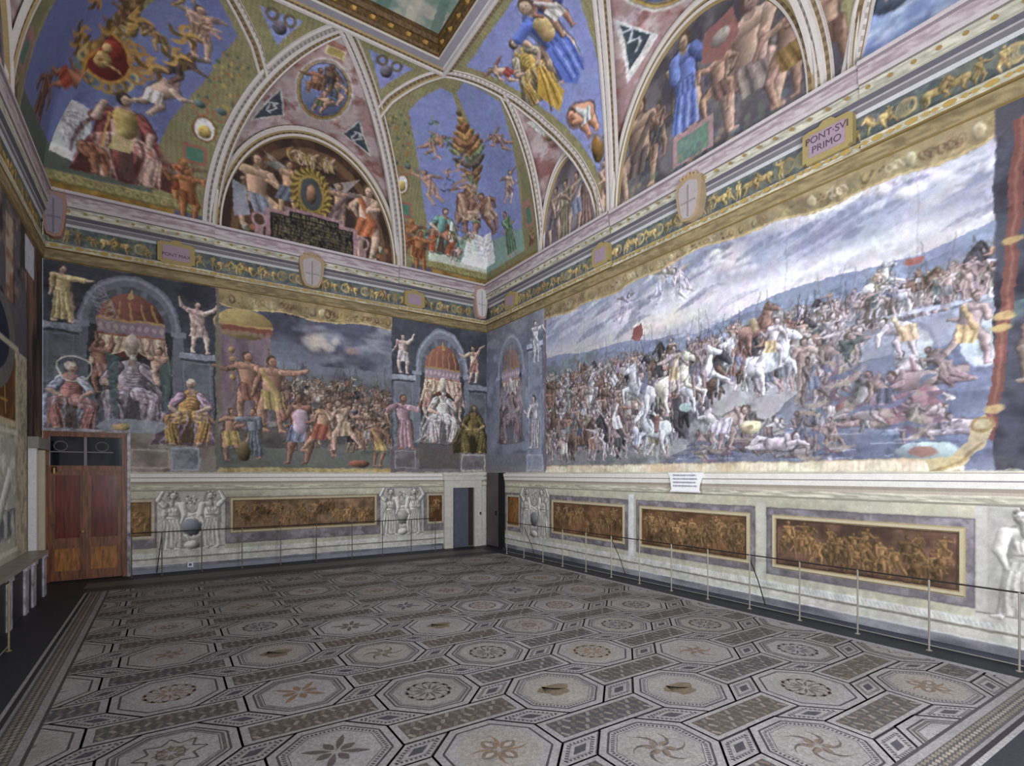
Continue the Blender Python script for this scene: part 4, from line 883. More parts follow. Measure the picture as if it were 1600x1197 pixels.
fig(VB, 7.55, 10.0, 1.55, cloth=(176, 146, 124), seed=71, fat=1.2); fig(VB, 7.9, 10.0, 1.5, cloth=(170, 140, 120), seed=72, fat=1.2, flip=-1)
VB.poly([(6.62, 8.75), (XR, 8.75), (XR, 9.6), (7.4, 9.8), (6.62, 9.5)], (128, 160, 150)); VB.poly([(6.6, 8.75), (XR, 8.75), (XR, 9.0), (7.5, 8.9), (6.6, 9.25)], (186, 190, 178))
seated(VB, 6.95, 9.05, 1.55, (190, 96, 66), (104, 140, 134), seed=75, lean=.03); VB.seg((6.95, 10.2), (6.95, 9.9), .13, .14, (104, 150, 142), 1, .5); VB.seg((7.3, 9.6), (7.25, 10.2), .08, .04, (216, 214, 212), 1, .4)
fig(VB, 7.45, 8.85, .8, cloth=(110, 96, 84), pose='bend', seed=76); VB.poly([(7.75, 8.95), (XR, 8.95), (XR, 10.05), (7.85, 10.05)], (212, 212, 214)); VB.script_lines(7.9, XR, 9.3, 10.0, 6, (140, 140, 146)); VB.poly([(7.68, 8.9), (XR, 8.9), (XR, 9.1), (7.72, 9.12)], (226, 226, 226))
def emblem(V, cx, f):
    V.ell(cx, 11.9, .39, .6, (112, 42, 36), shade=.3); V.ell(cx + f * .12, 12.1, .2, .25, (150, 54, 44), shade=.5)
    V.ell(cx - f * .05, 11.8, .16, .22, (180, 146, 88), shade=.7); V.ell(cx + f * .05, 12.12, .09, .13, (186, 152, 94), shade=.6)
    for k in range(7): curve(V, (cx - f * .1, 11.75), (cx + f * (.28 - .05 * k), 11.5 + .05 * k), .2, .015, .03, (196, 162, 98) if k % 2 else (130, 92, 52), .85)
# left cell: crowned cartouche, seated armoured woman, scroll pillar, putti
VB.poly([(XL, 8.75), (-.3, 8.78), (-.3, 9.2), (-1.2, 9.6), (XL, 9.6)], (84, 92, 84))
for k in range(26):
    an = k * .55; c_ = [(160, 128, 70), (120, 90, 50), (180, 152, 96), (88, 110, 104)][k % 4]
    VB.ring(-1.08 + .52 * math.cos(an), 11.9 + .78 * math.sin(an), .09, .13, .06, c_)
VB.ell(-1.08, 11.9, .46, .68, (168, 122, 58)); emblem(VB, -1.08, 1)
for k in range(10): [curve(VB, (-1.1 + .1 * math.cos(k * 2.1), 12.8 + .08 * k), (-1.1 + .42 * math.cos(k * 2.1 + q), 12.85 + .08 * k + .3 * math.sin(q * 2.)), .5, .02, .05, np.array([(120, 88, 54), (84, 62, 48), (160, 128, 76)][(k + q) % 3]), .9) for q in range(3)]
VB.seg((-.62, 12.7), (-.4, 13.8), .1, .05, (160, 130, 70), 1, .6); [VB.ring(-.55 + .16 * (k % 2), 12.3 - .18 * k, .14, .14, .06, (160, 112, 62)) for k in range(5)]
VB.poly([(-1.92, 10.7), (-1.35, 10.35), (-1.42, 9.1), (-1.98, 9.35), (-2.1, 9.6)], (186, 186, 190)); VB.script_lines(-1.85, -1.46, 9.5, 10.3, 7, (96, 96, 104)); VB.seg((-1.95, 10.7), (-1.3, 10.32), .05, .05, (206, 206, 210)); VB.poly([(-2.1, 9.45), (-1.42, 9.2), (-1.36, 8.98), (-2.08, 9.2)], (206, 206, 210))
seated(VB, -.78, 8.9, 2.15, (190, 150, 138), (134, 72, 70), seed=78, veil=(60, 50, 46), arms=[((-.24, .66), (-.16, .85)), ((.22, .6), (.2, .45))]); VB.seg((-.78, 10.45), (-.76, 10.15), .24, .2, (184, 162, 92), .95, .6); VB.poly([(-1.0, 10.0), (-.6, 9.95), (-.7, 9.6), (-1.1, 9.6)], (196, 176, 120), .8); VB.seg((-1.05, 10.5), (-1.2, 9.6), .025, .02, (186, 150, 84))
fig(VB, -1.25, 8.95, .9, skin=(150, 98, 74), cloth=(110, 70, 56), pose='bend', seed=79, fat=1.7, flip=-1)
fig(VB, -.22, 10.7, 1.3, skin=(176, 148, 132), cloth=(200, 188, 180), pose='fly', seed=80, wings=False, fat=1.3); fig(VB, .15, 11.7, 1.1, skin=(100, 76, 66), cloth=(66, 54, 54), pose='fly', seed=81, wings=True, fat=1.2, dark=.7); fig(VB, .6, 12.7, 1.3, skin=(176, 142, 120), cloth=(150, 120, 110), pose='stand', seed=83, wings=True, fat=1.2, dark=.7)
fig(VB, -1.95, 10.5, 1.2, skin=(150, 100, 70), cloth=(140, 60, 46), pose='fly', seed=84)
gx = np.random.default_rng(400)
for k in range(14):
    x, z = gx.uniform(-.9, .9), gx.uniform(11.6, 13.9)
    if x < .35 + (z - 11.6) * .38 - .15 and not (x < -.4 and z < 12.8):
        c_ = [(84, 58, 46), (176, 140, 116), (110, 84, 60), (150, 120, 80), (70, 60, 66)][k % 5]
        if k % 2: fig(VB, x, z, gx.uniform(.6, .9), skin=c_, cloth=np.array(c_) * .7, pose=['fly', 'bend'][k // 2 % 2], wings=k % 4 == 1, flip=1 if k % 3 else -1, seed=500 + k, dark=.6)
        else: [curve(VB, (x, z), (x + .3 * math.cos(q * 1.3), z + .3 * math.sin(q * 1.3)), .6, .02, .05, np.array((160, 124, 66)) * (1.1 if q % 2 else .6), .9) for q in range(6)]
for k in range(26):
    z = gx.uniform(9.6, 13.8); x = XR - dof(z) - gx.uniform(.15, 1.3)
    if x > 6.7 - (z - 9) * .3 + (.3 if z > 12.5 else 0):
        c_ = [(104, 120, 100), (160, 124, 84), (92, 100, 140), (170, 140, 122)][k % 4]
        [curve(VB, (x, z), (x + .16 * math.cos(q * 1.9 + k), z + .2 * math.sin(q * 1.9 + k)), .5, .012, .03, np.array(c_) * (1.1 if q % 2 else .75), .85) for q in range(4)]
# triangles, gold strips
for T_ in ([(3.95, 14.8), (5.02, 14.78), (4.48, 13.78)], [(1.62, 14.68), (2.5, 14.74), (2.07, 13.82)]):
    VB.poly(T_, BLUE); cx_ = sum(p[0] for p in T_) / 3; cz_ = sum(p[1] for p in T_) / 3
    VB.ell(cx_, cz_ - .08, .15, .2, (96, 90, 104), shade=.7); [VB.ring(cx_ + sx * .18, cz_ + .2, .11, .14, .06, (96, 86, 66)) for sx in (-1, 1)]
goldstrip(VB, (5.98, 9.1), (5.05, 13.3), .62, 5); goldstrip(VB, (.28, 9.0), (1.3, 13.0), .72, 6)
mfB = severy_paint(VB, SB[0]); medal(VB, 3.26, 12.98, .55, .93, 44)
for T_ in ([(1.75, 11.3), (2.3, 12.6), (2.5, 11.7)], [(3.98, 11.75), (4.25, 12.45), (4.75, 11.4)]):
    VB.poly(T_, (60, 66, 80)); VB.line(T_ + [T_[0]], .05, (176, 170, 170)); cx_ = sum(p[0] for p in T_) / 3; cz_ = sum(p[1] for p in T_) / 3
    for k in range(7): VB.seg((cx_ + .12 * math.cos(k), cz_ + .2 * math.sin(k * 1.3)), (cx_ + .12 * math.cos(k + 1.5), cz_ + .2 * math.sin(k * 1.3 + 1)), .02, .03, (176, 176, 180), .9)
VB.rect(3.05, 3.5, 14.15, 14.42, (196, 176, 140)); VB.rect(3.1, 3.45, 14.19, 14.38, (160, 138, 76)); VB.ell(3.25, 14.5, .25, .1, (150, 96, 76), .7)
# lunette: dark ground, seated nudes, winged figures, oval, black inscription
g8 = 8.3
VB.ell(3.3, g8, 2.19, 2.9, (58, 44, 40)); VB.mottle(1.1, 5.5, g8, 11.2, (96, 66, 48), .5, .5, .7, .7, mask=lambda U, V: (((U - 3.3) / 2.19) ** 2 + ((V - g8) / 2.9) ** 2 < 1)); VB.ring(3.3, g8, 1.9, 2.55, .18, (116, 84, 60), .8)
for sx in (-1, 1): VB.poly([(3.3 + sx * .5, 10.2), (3.3 + sx * 1.25, 10.55), (3.3 + sx * .7, 9.9)], (150, 140, 136), .9)
fig(VB, 1.9, 8.5, 1.85, skin=(178, 142, 116), cloth=(120, 126, 140), pose='sit', seed=91, fat=1.15, flip=1, arm=[(-2.6, -.3), (-.9, 2.8)]); fig(VB, 4.75, 8.35, 2.05, skin=(190, 156, 134), cloth=(170, 96, 60), seed=92, fat=1.2)
fig(VB, 2.62, 8.95, 1.5, skin=(172, 134, 104), cloth=(90, 96, 110), seed=93, wings=True, flip=1); fig(VB, 3.95, 8.85, 1.4, skin=(170, 134, 108), cloth=(110, 90, 90), seed=94, wings=True, flip=-1)
VB.poly([(1.35, 9.6), (1.65, 9.5), (1.75, 8.8), (1.4, 8.7)], (140, 150, 166), .85)
VB.ell(3.22, 9.75, .5, .68, (120, 96, 46))
for k in range(44): curve(VB, (3.22 + .36 * math.cos(k * .143), 9.75 + .53 * math.sin(k * .143)), (3.22 + .54 * math.cos(k * .143 + .2), 9.75 + .72 * math.sin(k * .143 + .2)), .5, .015, .03, (168, 138, 66) if k % 2 else (88, 70, 34), .9)
VB.ell(3.22, 9.75, .34, .5, (150, 122, 56)); VB.ell(3.22, 9.75, .27, .43, (70, 74, 76)); VB.ell(3.22, 9.75, .12, .25, (150, 110, 84), shade=.7)
for k in range(26): curve(VB, (2.7 + .045 * k, 10.5), (2.75 + .045 * k + .1 * math.sin(k * 2.), 10.75 + .12 * math.cos(k)), .5, .015, .035, [(160, 130, 70), (176, 150, 124), (96, 74, 48), (120, 96, 60)][k % 4], .9)
for x in (2.95, 3.25, 3.6): fig(VB, x, 10.45, .42, skin=(184, 156, 130), cloth=(150, 130, 100), seed=int(x * 100))
VB.rect(2.1, 4.45, 8.3, 9.12, (150, 116, 122)); VB.rect(2.55, 4.1, 9.1, 9.26, (150, 116, 122)); VB.rect(2.22, 4.34, 8.34, 9.02, (34, 32, 34)); VB.rect(2.68, 3.95, 9.0, 9.17, (34, 32, 34)); VB.script_lines(2.28, 4.3, 8.38, 9.0, 7, (142, 124, 84)); VB.script_lines(2.75, 3.9, 9.01, 9.15, 1, (150, 132, 90))
for sx in (1.95, 4.6): VB.ring(sx, 8.75, .16, .16, .06, (160, 126, 132)); VB.rect(sx - .1, sx + .1, 8.3, 8.6, (150, 116, 122))
for x, z in ((1.7, 8.5), (4.95, 8.5), (5.2, 8.7)): [VB.ell(x + .1 * math.cos(k * 2), z + .08 * math.sin(k * 3), .06, .06, [(150, 96, 70), (84, 96, 76), (176, 160, 140)][k % 3], .9) for k in range(6)]
# gold bed and key band above the cornice, corner cells only
for a, b in ((XL, .62), (6.05, XR)):
    VB.rect(a, b, 8.3, 8.52, (160, 124, 56)); VB.mottle(a, b, 8.3, 8.52, (110, 82, 36), .3, .45, .7, .7); VB.rect(a, b, 8.52, 8.76, (124, 118, 74)); VB.rect(a, b, 8.52, 8.54, (90, 76, 40)); VB.rect(a, b, 8.74, 8.765, (170, 156, 104))
    for x in np.arange(a + .1, b, .17): VB.ring(x, 8.64, .055, .06, .022, (168, 156, 108))
for a, s_ in ((.4, 1), (6.3, 2)): VB.rect(a - .25, a + .42, 8.3, 8.5, (84, 84, 110)); fig(VB, a, 8.35, 1.25, skin=(156, 100, 62), cloth=(120, 70, 44), seed=60 + s_, wings=True, fat=1.15, dark=.45)
VB.specs[0] = ('ceiling', None, None, None, 'structure')
VB.region(41, ('ceiling_mural', 'blue vault painting with a white scroll pillar and seated woman, left corner', 'mural', None, None), poly=cellL)
VB.region(42, ('ceiling_mural', 'blue vault painting with domed canopy and white pedestal above the room corner', 'mural', None, None), poly=cellR)
VB.region(43, ('ceiling_medallion', 'round painted medallion of children above the lunette with black inscription', 'medallion', None, None), ell=(3.26, 12.98, .68, 1.08))
VB.region(44, ('ceiling_mural', 'small blue triangular vault painting right of the children medallion', 'mural', None, None), poly=[(3.95, 14.8), (5.02, 14.78), (4.48, 13.78)])
VB.region(45, ('ceiling_mural', 'small blue triangular vault painting left of the children medallion', 'mural', None, None), poly=[(1.62, 14.68), (2.5, 14.74), (2.07, 13.82)])
VB.painterly(8.3, 15.4, .015, .008, .2, .8, .1)
VB.grain(.04, .1, .04)

# right canvas
VR = Cv(YN, YB, 8.3, 15.3, .018, (130, 120, 70), 32)
vault_ground(VR, YN, YB, 1.05)
cellC = [(YB, 8.75), (12.62, 8.75), (12.56, 9.59), (12.28, 10.78), (11.97, 11.75), (11.45, 13.3), (11.6, 13.9), (11.8, 14.55), (12.2, 14.5), (YB, 10)]
cell2 = [(11.35, 14.75), (8.05, 14.8), (8.19, 13.54), (8.51, 11.99), (8.89, 10.47), (9.08, 9.54), (9.12, 8.75), (9.2, 8.75), (9.45, 9.9), (9.95, 11.2), (10.5, 12.4), (10.95, 13.6)]
VR.poly(cellC, BLUE); VR.poly(cell2, BLUE * 1.04)
canopy_paint(VR, YB, canopy_rows)
for x, z, s_, f_ in ((12.15, 11.9, 1.0, 1), (12.75, 10.4, 1.1, -1)): fig(VR, x, z, s_, cloth=(120, 100, 104), pose='fly', wings=True, flip=f_, seed=int(x * 10), dark=.7)
VR.poly([(12.6, 8.75), (YB, 8.75), (YB, 9.8), (12.6, 9.5)], (120, 150, 140)); fig(VR, 13.2, 8.85, 1.5, cloth=(96, 130, 100), skin=(166, 130, 116), seed=77, robe=True); VR.poly([(14.2, 8.95), (YB, 8.95), (YB, 10.05), (14.15, 10.05)], (210, 210, 212)); VR.script_lines(14.2, YB, 9.3, 10.0, 6, (140, 140, 146))
fig(VR, 13.9, 9.9, 1.55, cloth=(170, 140, 120), seed=73, fat=1.2)
VR.poly([(11.85, 8.76), (12.55, 8.76), (12.5, 9.6), (12.0, 11.3), (11.78, 11.3)], GOLD * .95); VR.rect(12.0, 12.35, 9.35, 10.2, (150, 104, 96)); VR.rect(12.07, 12.28, 9.45, 9.95, (74, 118, 90)); fig(VR, 12.2, 8.4, .9, skin=(150, 110, 84), cloth=(110, 80, 60), seed=12)
# cell2 figures
seated(VR, 10.2, 12.4, 1.8, (184, 150, 76), (150, 140, 120), seed=21, flip=-1, lean=.1); fig(VR, 9.2, 12.3, 2.3, cloth=(76, 96, 176), skin=(180, 150, 130), pose='stand', robe=True, seed=22, fat=1.3); VR.seg((9.2, 13.9), (9.2, 13.6), .2, .22, (176, 150, 100), 1, .5)
VR.poly([(9.9, 13.2), (9.6, 12.1), (10.0, 11.75), (10.35, 12.6)], (184, 146, 54)); [VR.seg((9.9 - .05 * k, 13.1), (10.2 - .14 * k, 11.95), .02, .03, (216, 180, 90) if k % 2 else (120, 88, 34), .8) for k in range(4)]
VR.poly([(9.5, 13.3), (8.85, 13.2), (8.8, 12.35), (9.2, 12.0), (9.5, 12.3)], (82, 104, 190)); [VR.seg((9.35 - .12 * k, 13.2), (9.3 - .1 * k, 12.2), .02, .03, (130, 150, 216) if k % 2 else (50, 66, 140), .8) for k in range(5)]
fig(VR, 9.3, 10.6, 1.3, cloth=(176, 178, 176), skin=(190, 134, 104), pose='bend', seed=23, fat=1.9); fig(VR, 8.8, 13.2, 1.4, cloth=(186, 180, 180), seed=24, flip=-1); fig(VR, 10.7, 13.3, 1.0, cloth=(150, 66, 60), skin=(186, 150, 130), seed=25, wings=True, pose='fly')
VR.ell(9.25, 10.1, .18, .35, (130, 92, 44), shade=.7); VR.mottle(8.6, 9.6, 9.0, 10.6, (110, 84, 50), .2, .5, .65, .7, mask=lambda U, V: (np.abs(U - 9.2) < .3))
fig(VR, 9.12, 8.38, 1.35, skin=(184, 150, 130), cloth=(120, 96, 90), seed=26)
severy_paint(VR, S1); severy_paint(VR, SR[1]); severy_paint(VR, S3)
VR.poly([(11.15, 12.25), (10.75, 12.05), (10.68, 11.2), (10.95, 11.35)], (200, 198, 196)); VR.script_lines(10.78, 11.05, 11.5, 12.0, 4, (150, 146, 140)); VR.ell(10.85, 11.4, .12, .16, (176, 160, 120), shade=.6)
medal(VR, 6.8, 12.85, .62, .95, 45)
VR.poly([(7.9, 12.6), (7.5, 11.5), (8.35, 11.05)], (190, 188, 190)); VR.poly([(7.87, 12.35), (7.6, 11.65), (8.22, 11.3)], (54, 66, 76)); [VR.seg((7.85 + .1 * math.cos(k * 2), 11.6 + .1 * k), (7.85 + .12 * math.cos(k * 2 + 2), 11.7 + .1 * k), .02, .03, (176, 182, 190), .9) for k in range(6)]
# lunettes on the right wall
def lun(c, w_, hh, ground, dk): VR.ell(c, 8.3, w_, hh, ground); VR.mottle(c - w_, c + w_, 8.3, 8.3 + hh, dk, .5, .42, .66, .8, mask=lambda U, V: (((U - c) / w_) ** 2 + ((V - 8.3) / hh) ** 2 < 1))
lun(10.58, 1.1, 2.1, (124, 116, 122), (84, 78, 84)); lun(6.65, 2.15, 2.95, (104, 98, 104), (64, 60, 70)); lun(2.72, 1.1, 2.1, (132, 150, 196), (96, 116, 170))
for i, x in enumerate((9.9, 10.35, 10.8, 11.2)): fig(VR, x, 8.4, 1.5, skin=(166, 140, 124), cloth=[(140, 110, 106), (110, 116, 140), (130, 120, 100), (100, 90, 96)][i], seed=110 + i, robe=i % 2 == 0)
fig(VR, 8.15, 8.4, 2.0, skin=(156, 128, 110), cloth=(96, 84, 80), seed=121, fat=1.25, pose='sit'); fig(VR, 7.6, 8.9, 1.2, skin=(144, 114, 96), cloth=(84, 76, 76), seed=122); fig(VR, 6.95, 9.1, 1.95, skin=(160, 132, 110), cloth=(92, 110, 176), robe=True, seed=123, fat=1.3)
VR.poly([(7.15, 9.9), (6.7, 9.9), (6.6, 9.15), (7.3, 9.15)], (92, 110, 178), .9); [VR.seg((7.1 - .08 * k, 9.85), (7.2 - .11 * k, 9.18), .02, .03, (140, 156, 206) if k % 2 else (60, 76, 140), .8) for k in range(6)]
fig(VR, 5.55, 8.5, 2.3, skin=(172, 142, 128), cloth=(124, 110, 108), seed=125, fat=1.35, pose='sit', flip=-1); fig(VR, 6.2, 9.0, 1.3, skin=(160, 126, 108), cloth=(110, 84, 80), seed=126, pose='sit'); VR.poly([(6.5, 10.75), (5.9, 10.85), (5.75, 10.3), (6.1, 10.0), (6.55, 10.2)], (138, 92, 88)); VR.ell(6.15, 10.45, .2, .15, (150, 140, 136), shade=.4)
fig(VR, 4.9, 8.5, 1.7, skin=(150, 118, 104), cloth=(124, 96, 56), seed=127); VR.poly([(6.3, 8.5), (7.25, 8.5), (7.25, 9.12), (6.3, 9.12)], (156, 122, 128)); VR.rect(6.4, 7.15, 8.56, 9.02, (92, 122, 108)); VR.script_lines(6.45, 7.1, 8.6, 8.98, 6, (120, 146, 130), .5)
for k in range(40): VR.ell(VR.rng.uniform(4.9, 8.4), VR.rng.uniform(8.35, 8.75), .07, .06, [(96, 112, 96), (150, 130, 100), (84, 96, 110)][k % 3], .6)
VR.ell(3.1, 9.15, .55, .3, (96, 112, 140), shade=.5); VR.ell(2.75, 9.2, .05, .05, (190, 170, 120)); VR.mottle(1.7, 3.8, 8.3, 8.9, (176, 188, 214), .2, .5, .7, .8, stretch=(3, 1)); fig(VR, 3.15, 9.1, 1.2, skin=(176, 136, 118), cloth=(120, 110, 100), seed=131, pose='stride')
VR.rect(3.98, 4.24, 8.3, 10.6, (74, 68, 78)); fig(VR, 4.12, 8.5, 1.55, skin=(140, 108, 92), cloth=(96, 70, 60), hair=(70, 48, 40), seed=133, fat=.9)
VR.rect(9.15, 9.5, 8.3, 8.5, (110, 106, 118))
for a, b in ((11.9, YB),):
    VR.rect(a, b, 8.3, 8.52, (150, 122, 66)); VR.rect(a, b, 8.52, 8.76, (120, 116, 80)); VR.rect(a, b, 8.52, 8.54, (110, 70, 40))
VR.specs[0] = ('ceiling', None, None, None, 'structure')
VR.region(41, ('ceiling_mural', 'blue vault painting of a canopy and fountain figures, narrow half over the right wall', 'mural', None, None), poly=cellC)
VR.region(42, ('ceiling_mural', 'blue vault painting with women in yellow and blue drapery beside the ceiling frame', 'mural', None, None), poly=cell2)
VR.region(43, ('ceiling_medallion', 'round blue vault medallion above the large lunette of the right wall', 'medallion', None, None), ell=(6.8, 12.85, .75, 1.1))
VR.painterly(8.3, 15.4, .015, .008, .2, .78, .1)
VR.grain(.04, .1, .04)

FM = fresco_mat('painted_plaster')
def sample(V, u, v):
    i = np.clip(((u - V.u0) / V.res), 0, V.W - 1.001); j = np.clip(((v - V.v0) / V.res), 0, V.H - 1.001)
    i0 = i.astype(int); j0 = j.astype(int); fi = (i - i0)[..., None]; fj = (j - j0)[..., None]; A = V.A
    c = (A[j0, i0] * (1 - fi) + A[j0, i0 + 1] * fi) * (1 - fj) + (A[j0 + 1, i0] * (1 - fi) + A[j0 + 1, i0 + 1] * fi) * fj
    return c, V.ID[np.round(j).astype(int), np.round(i).astype(int)]
import copy
VL = copy.copy(VR); VL.A = VR.A.copy(); VL.rng = np.random.default_rng(63)
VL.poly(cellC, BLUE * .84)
gy_ = np.random.default_rng(71)
for k in range(12):
    z = gy_.uniform(10.8, 13.7); x = YB - dof(z) - gy_.uniform(.1, 1.0); c_ = [(84, 60, 48), (150, 112, 88), (104, 82, 58), (130, 96, 66)][k % 4]
    if k % 2: fig(VL, x, z, .8, skin=c_, cloth=np.array(c_) * .7, pose='fly', seed=700 + k, wings=k % 4 == 1, dark=.6)
    else: [curve(VL, (x, z), (x + .25 * math.cos(q * 1.3), z + .3 * math.sin(q * 1.3)), .6, .02, .045, np.array((150, 116, 64)) * (1.1 if q % 2 else .6), .9) for q in range(6)]
for k in range(26):
    an = k * .55; VL.ring(14.17 + .52 * math.cos(an), 11.9 + .78 * math.sin(an), .09, .13, .06, [(160, 128, 70), (120, 90, 50), (180, 152, 96), (88, 110, 104)][k % 4])
VL.ell(14.17, 11.9, .46, .68, (168, 122, 58)); emblem(VL, 14.17, -1)
fig(VL, 13.85, 10.2, 1.35, skin=(150, 104, 78), cloth=(140, 66, 52), pose='fly', seed=84); fig(VL, 13.6, 8.9, 1.6, skin=(120, 84, 66), cloth=(96, 70, 60), seed=85); VL.poly([(14.45, 10.55), (YB, 10.7), (YB, 9.3), (14.6, 9.5)], (176, 176, 182)); VL.poly([(12.6, 8.75), (YB, 8.75), (YB, 9.4), (12.6, 9.2)], (84, 92, 84))
VL.painterly(8.3, 15.4, .01, .006, .15, .9, .06)
def vault_side(side, V, nu, nt):
    lo, hi, S, F = SIDES[side]
    th = np.linspace(0, math.pi / 2, nt); d = (IN * (1 - np.cos(th)))[:, None]
    t = np.linspace(0, 1, nu)[None]; u = (lo + d) * (1 - t) + (hi - d) * t; d = d + 0 * u
    z = vz(u, d, S, lo, hi); c, ids = sample(V, u, z + d)
    P = np.stack(F(u, d, z), -1)
    specs = dict(V.specs) if side in 'br' else {0: ('ceiling', None, None, None, 'structure')}
    if side not in 'br': ids = ids * 0
    grid_objects(P, c, ids, specs, FM, flip=side in 'bl', smooth=True)
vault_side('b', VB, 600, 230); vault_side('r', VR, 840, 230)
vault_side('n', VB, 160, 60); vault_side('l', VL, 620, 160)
def flat_wall(V, axis, pos, flip, ids=None, specs=None):
    U, W_ = np.meshgrid(V.u, V.v); P = np.stack([U, 0 * U + pos, W_] if axis == 'y' else [0 * U + pos, U, W_], -1)
    return grid_objects(P, V.A, V.ID if ids is None else ids, specs or V.specs, FM, flip)
flat_wall(B, 'y', YB, False); flat_wall(R, 'x', XR, True)
LUN = {('b', 0): 'lunette painting with two nudes and a black inscription tablet', ('r', 0): 'small muted lunette painting of standing figures near the corner', ('r', 1): 'large muted lunette painting with blue-draped woman and green tablet', ('r', 2): 'blue lunette painting with a figure riding a sea creature at the top right'}
def lunettes(side, V, res, mural=True):
    lo, hi, S, F = SIDES[side]
    for i, s_ in enumerate(S):
        c = (s_[1][0] + s_[2][0]) / 2; w_ = (s_[2][0] - s_[1][0]) / 2; hh = s_[3] - 8.3
        u = np.arange(c - w_, c + w_ + res, res); z = np.arange(8.28, 8.3 + hh + res, res); U, Z = np.meshgrid(u, z)
        q = ((U - c) / (w_ * .965)) ** 2 + ((Z - 8.3) / (hh * .965)) ** 2
        cc, _ = sample(V, U, Z); ids = (q < 1).astype(int)
        P = np.stack(F(U, 0 * U, Z), -1)
        spec = ('lunette_mural', LUN[(side, i)], 'mural', None, None) if mural else ('wall_left' if side == 'l' else 'wall_near', None, None, None, 'structure')
        grid_objects(P, cc, ids, {1: spec}, FM, flip=side in 'rn')
lunettes('b', VB, .016); lunettes('r', VR, .014); lunettes('l', VR, .05, False); lunettes('n', VB, .08, False)

# stucco ribs: real mouldings laid over the vault
WHT = (188, 182, 178); BRN = (126, 108, 84); GLD = (150, 132, 96)
def sweep(name, pts, nrm, prof, bead=None, parent=None, closed=False):
    P = np.array(pts, float); N_ = np.array(nrm, float); N_ /= np.linalg.norm(N_, axis=1)[:, None]
    T_ = np.gradient(P, axis=0); T_ /= np.linalg.norm(T_, axis=1)[:, None] + 1e-9
    Lt = np.cross(T_, N_); Lt /= np.linalg.norm(Lt, axis=1)[:, None] + 1e-9
    m = MB(); n = len(P)
    for k in range(len(prof) - 1):
        (o0, h0, c), (o1, h1, _) = prof[k], prof[k + 1]
        if bead and k in bead:
            for i in range(n - 1):
                cc = c if i % 2 else tuple(int(x * .8) for x in c)
                a = [P[i] + Lt[i] * o0 + N_[i] * h0, P[i + 1] + Lt[i + 1] * o0 + N_[i + 1] * h0, P[i + 1] + Lt[i + 1] * o1 + N_[i + 1] * h1, P[i] + Lt[i] * o1 + N_[i] * h1]
                m.add(a, [(0, 1, 2, 3)], cc)
        else:
            vs = [P[i] + Lt[i] * o0 + N_[i] * h0 for i in range(n)] + [P[i] + Lt[i] * o1 + N_[i] * h1 for i in range(n)]
            m.add(vs, [(i, i + 1, n + i + 1, n + i) for i in range(n - 1)], c)
    o = m.build(name, FM, parent); tag(o, kind='structure'); return o
RIB = [(-.15, -.03, WHT), (-.13, .03, WHT), (-.1, .045, WHT), (-.07, .02, BRN), (.0, .03, GLD), (.03, .055, WHT), (.08, .06, WHT), (.11, .03, BRN), (.13, .03, WHT), (.15, -.03, WHT)]
RIB2 = [(-.19, -.03, WHT), (-.17, .04, WHT), (-.12, .05, WHT), (-.08, .02, (150, 142, 140)), (-.03, .06, WHT), (.04, .06, WHT), (.07, .02, BRN), (.13, .025, WHT), (.16, .04, WHT), (.19, -.03, WHT)]
def resample(pts, step):
    P = np.array(pts, float); s_ = np.r_[0, np.cumsum(np.linalg.norm(np.diff(P, axis=0), axis=1))]
    n = max(3, int(s_[-1] / step)); t = np.linspace(0, s_[-1], n)
    return np.stack([np.interp(t, s_, P[:, k]) for k in range(P.shape[1])], -1)
def rib(side, pts, prof=RIB, bead=(3, 6), ext=0.0, step=.055):
    lo, hi, S, F = SIDES[side]
    # inset given in angle space for an even sweep
    th = [math.acos(max(0, min(1, 1 - d / IN))) for _, d in pts]
    Q = resample([(u, t * 3) for (u, _), t in zip(pts, th)], step); us = Q[:, 0]; th = Q[:, 1] / 3
    ds = IN * (1 - np.cos(th)); zs = cz(ds)
    P = [F(u, d, z) for u, d, z in zip(us, ds, zs)]
    nd, nz = RI * np.cos(th), -IN * np.sin(th)                      # inward normal of the cove in (inset, z)
    N_ = [np.array(F(0, d, z)) - np.array(F(0, 0, 0)) for d, z in zip(nd, nz)]
    return sweep('trim_1', P, N_, prof, bead)
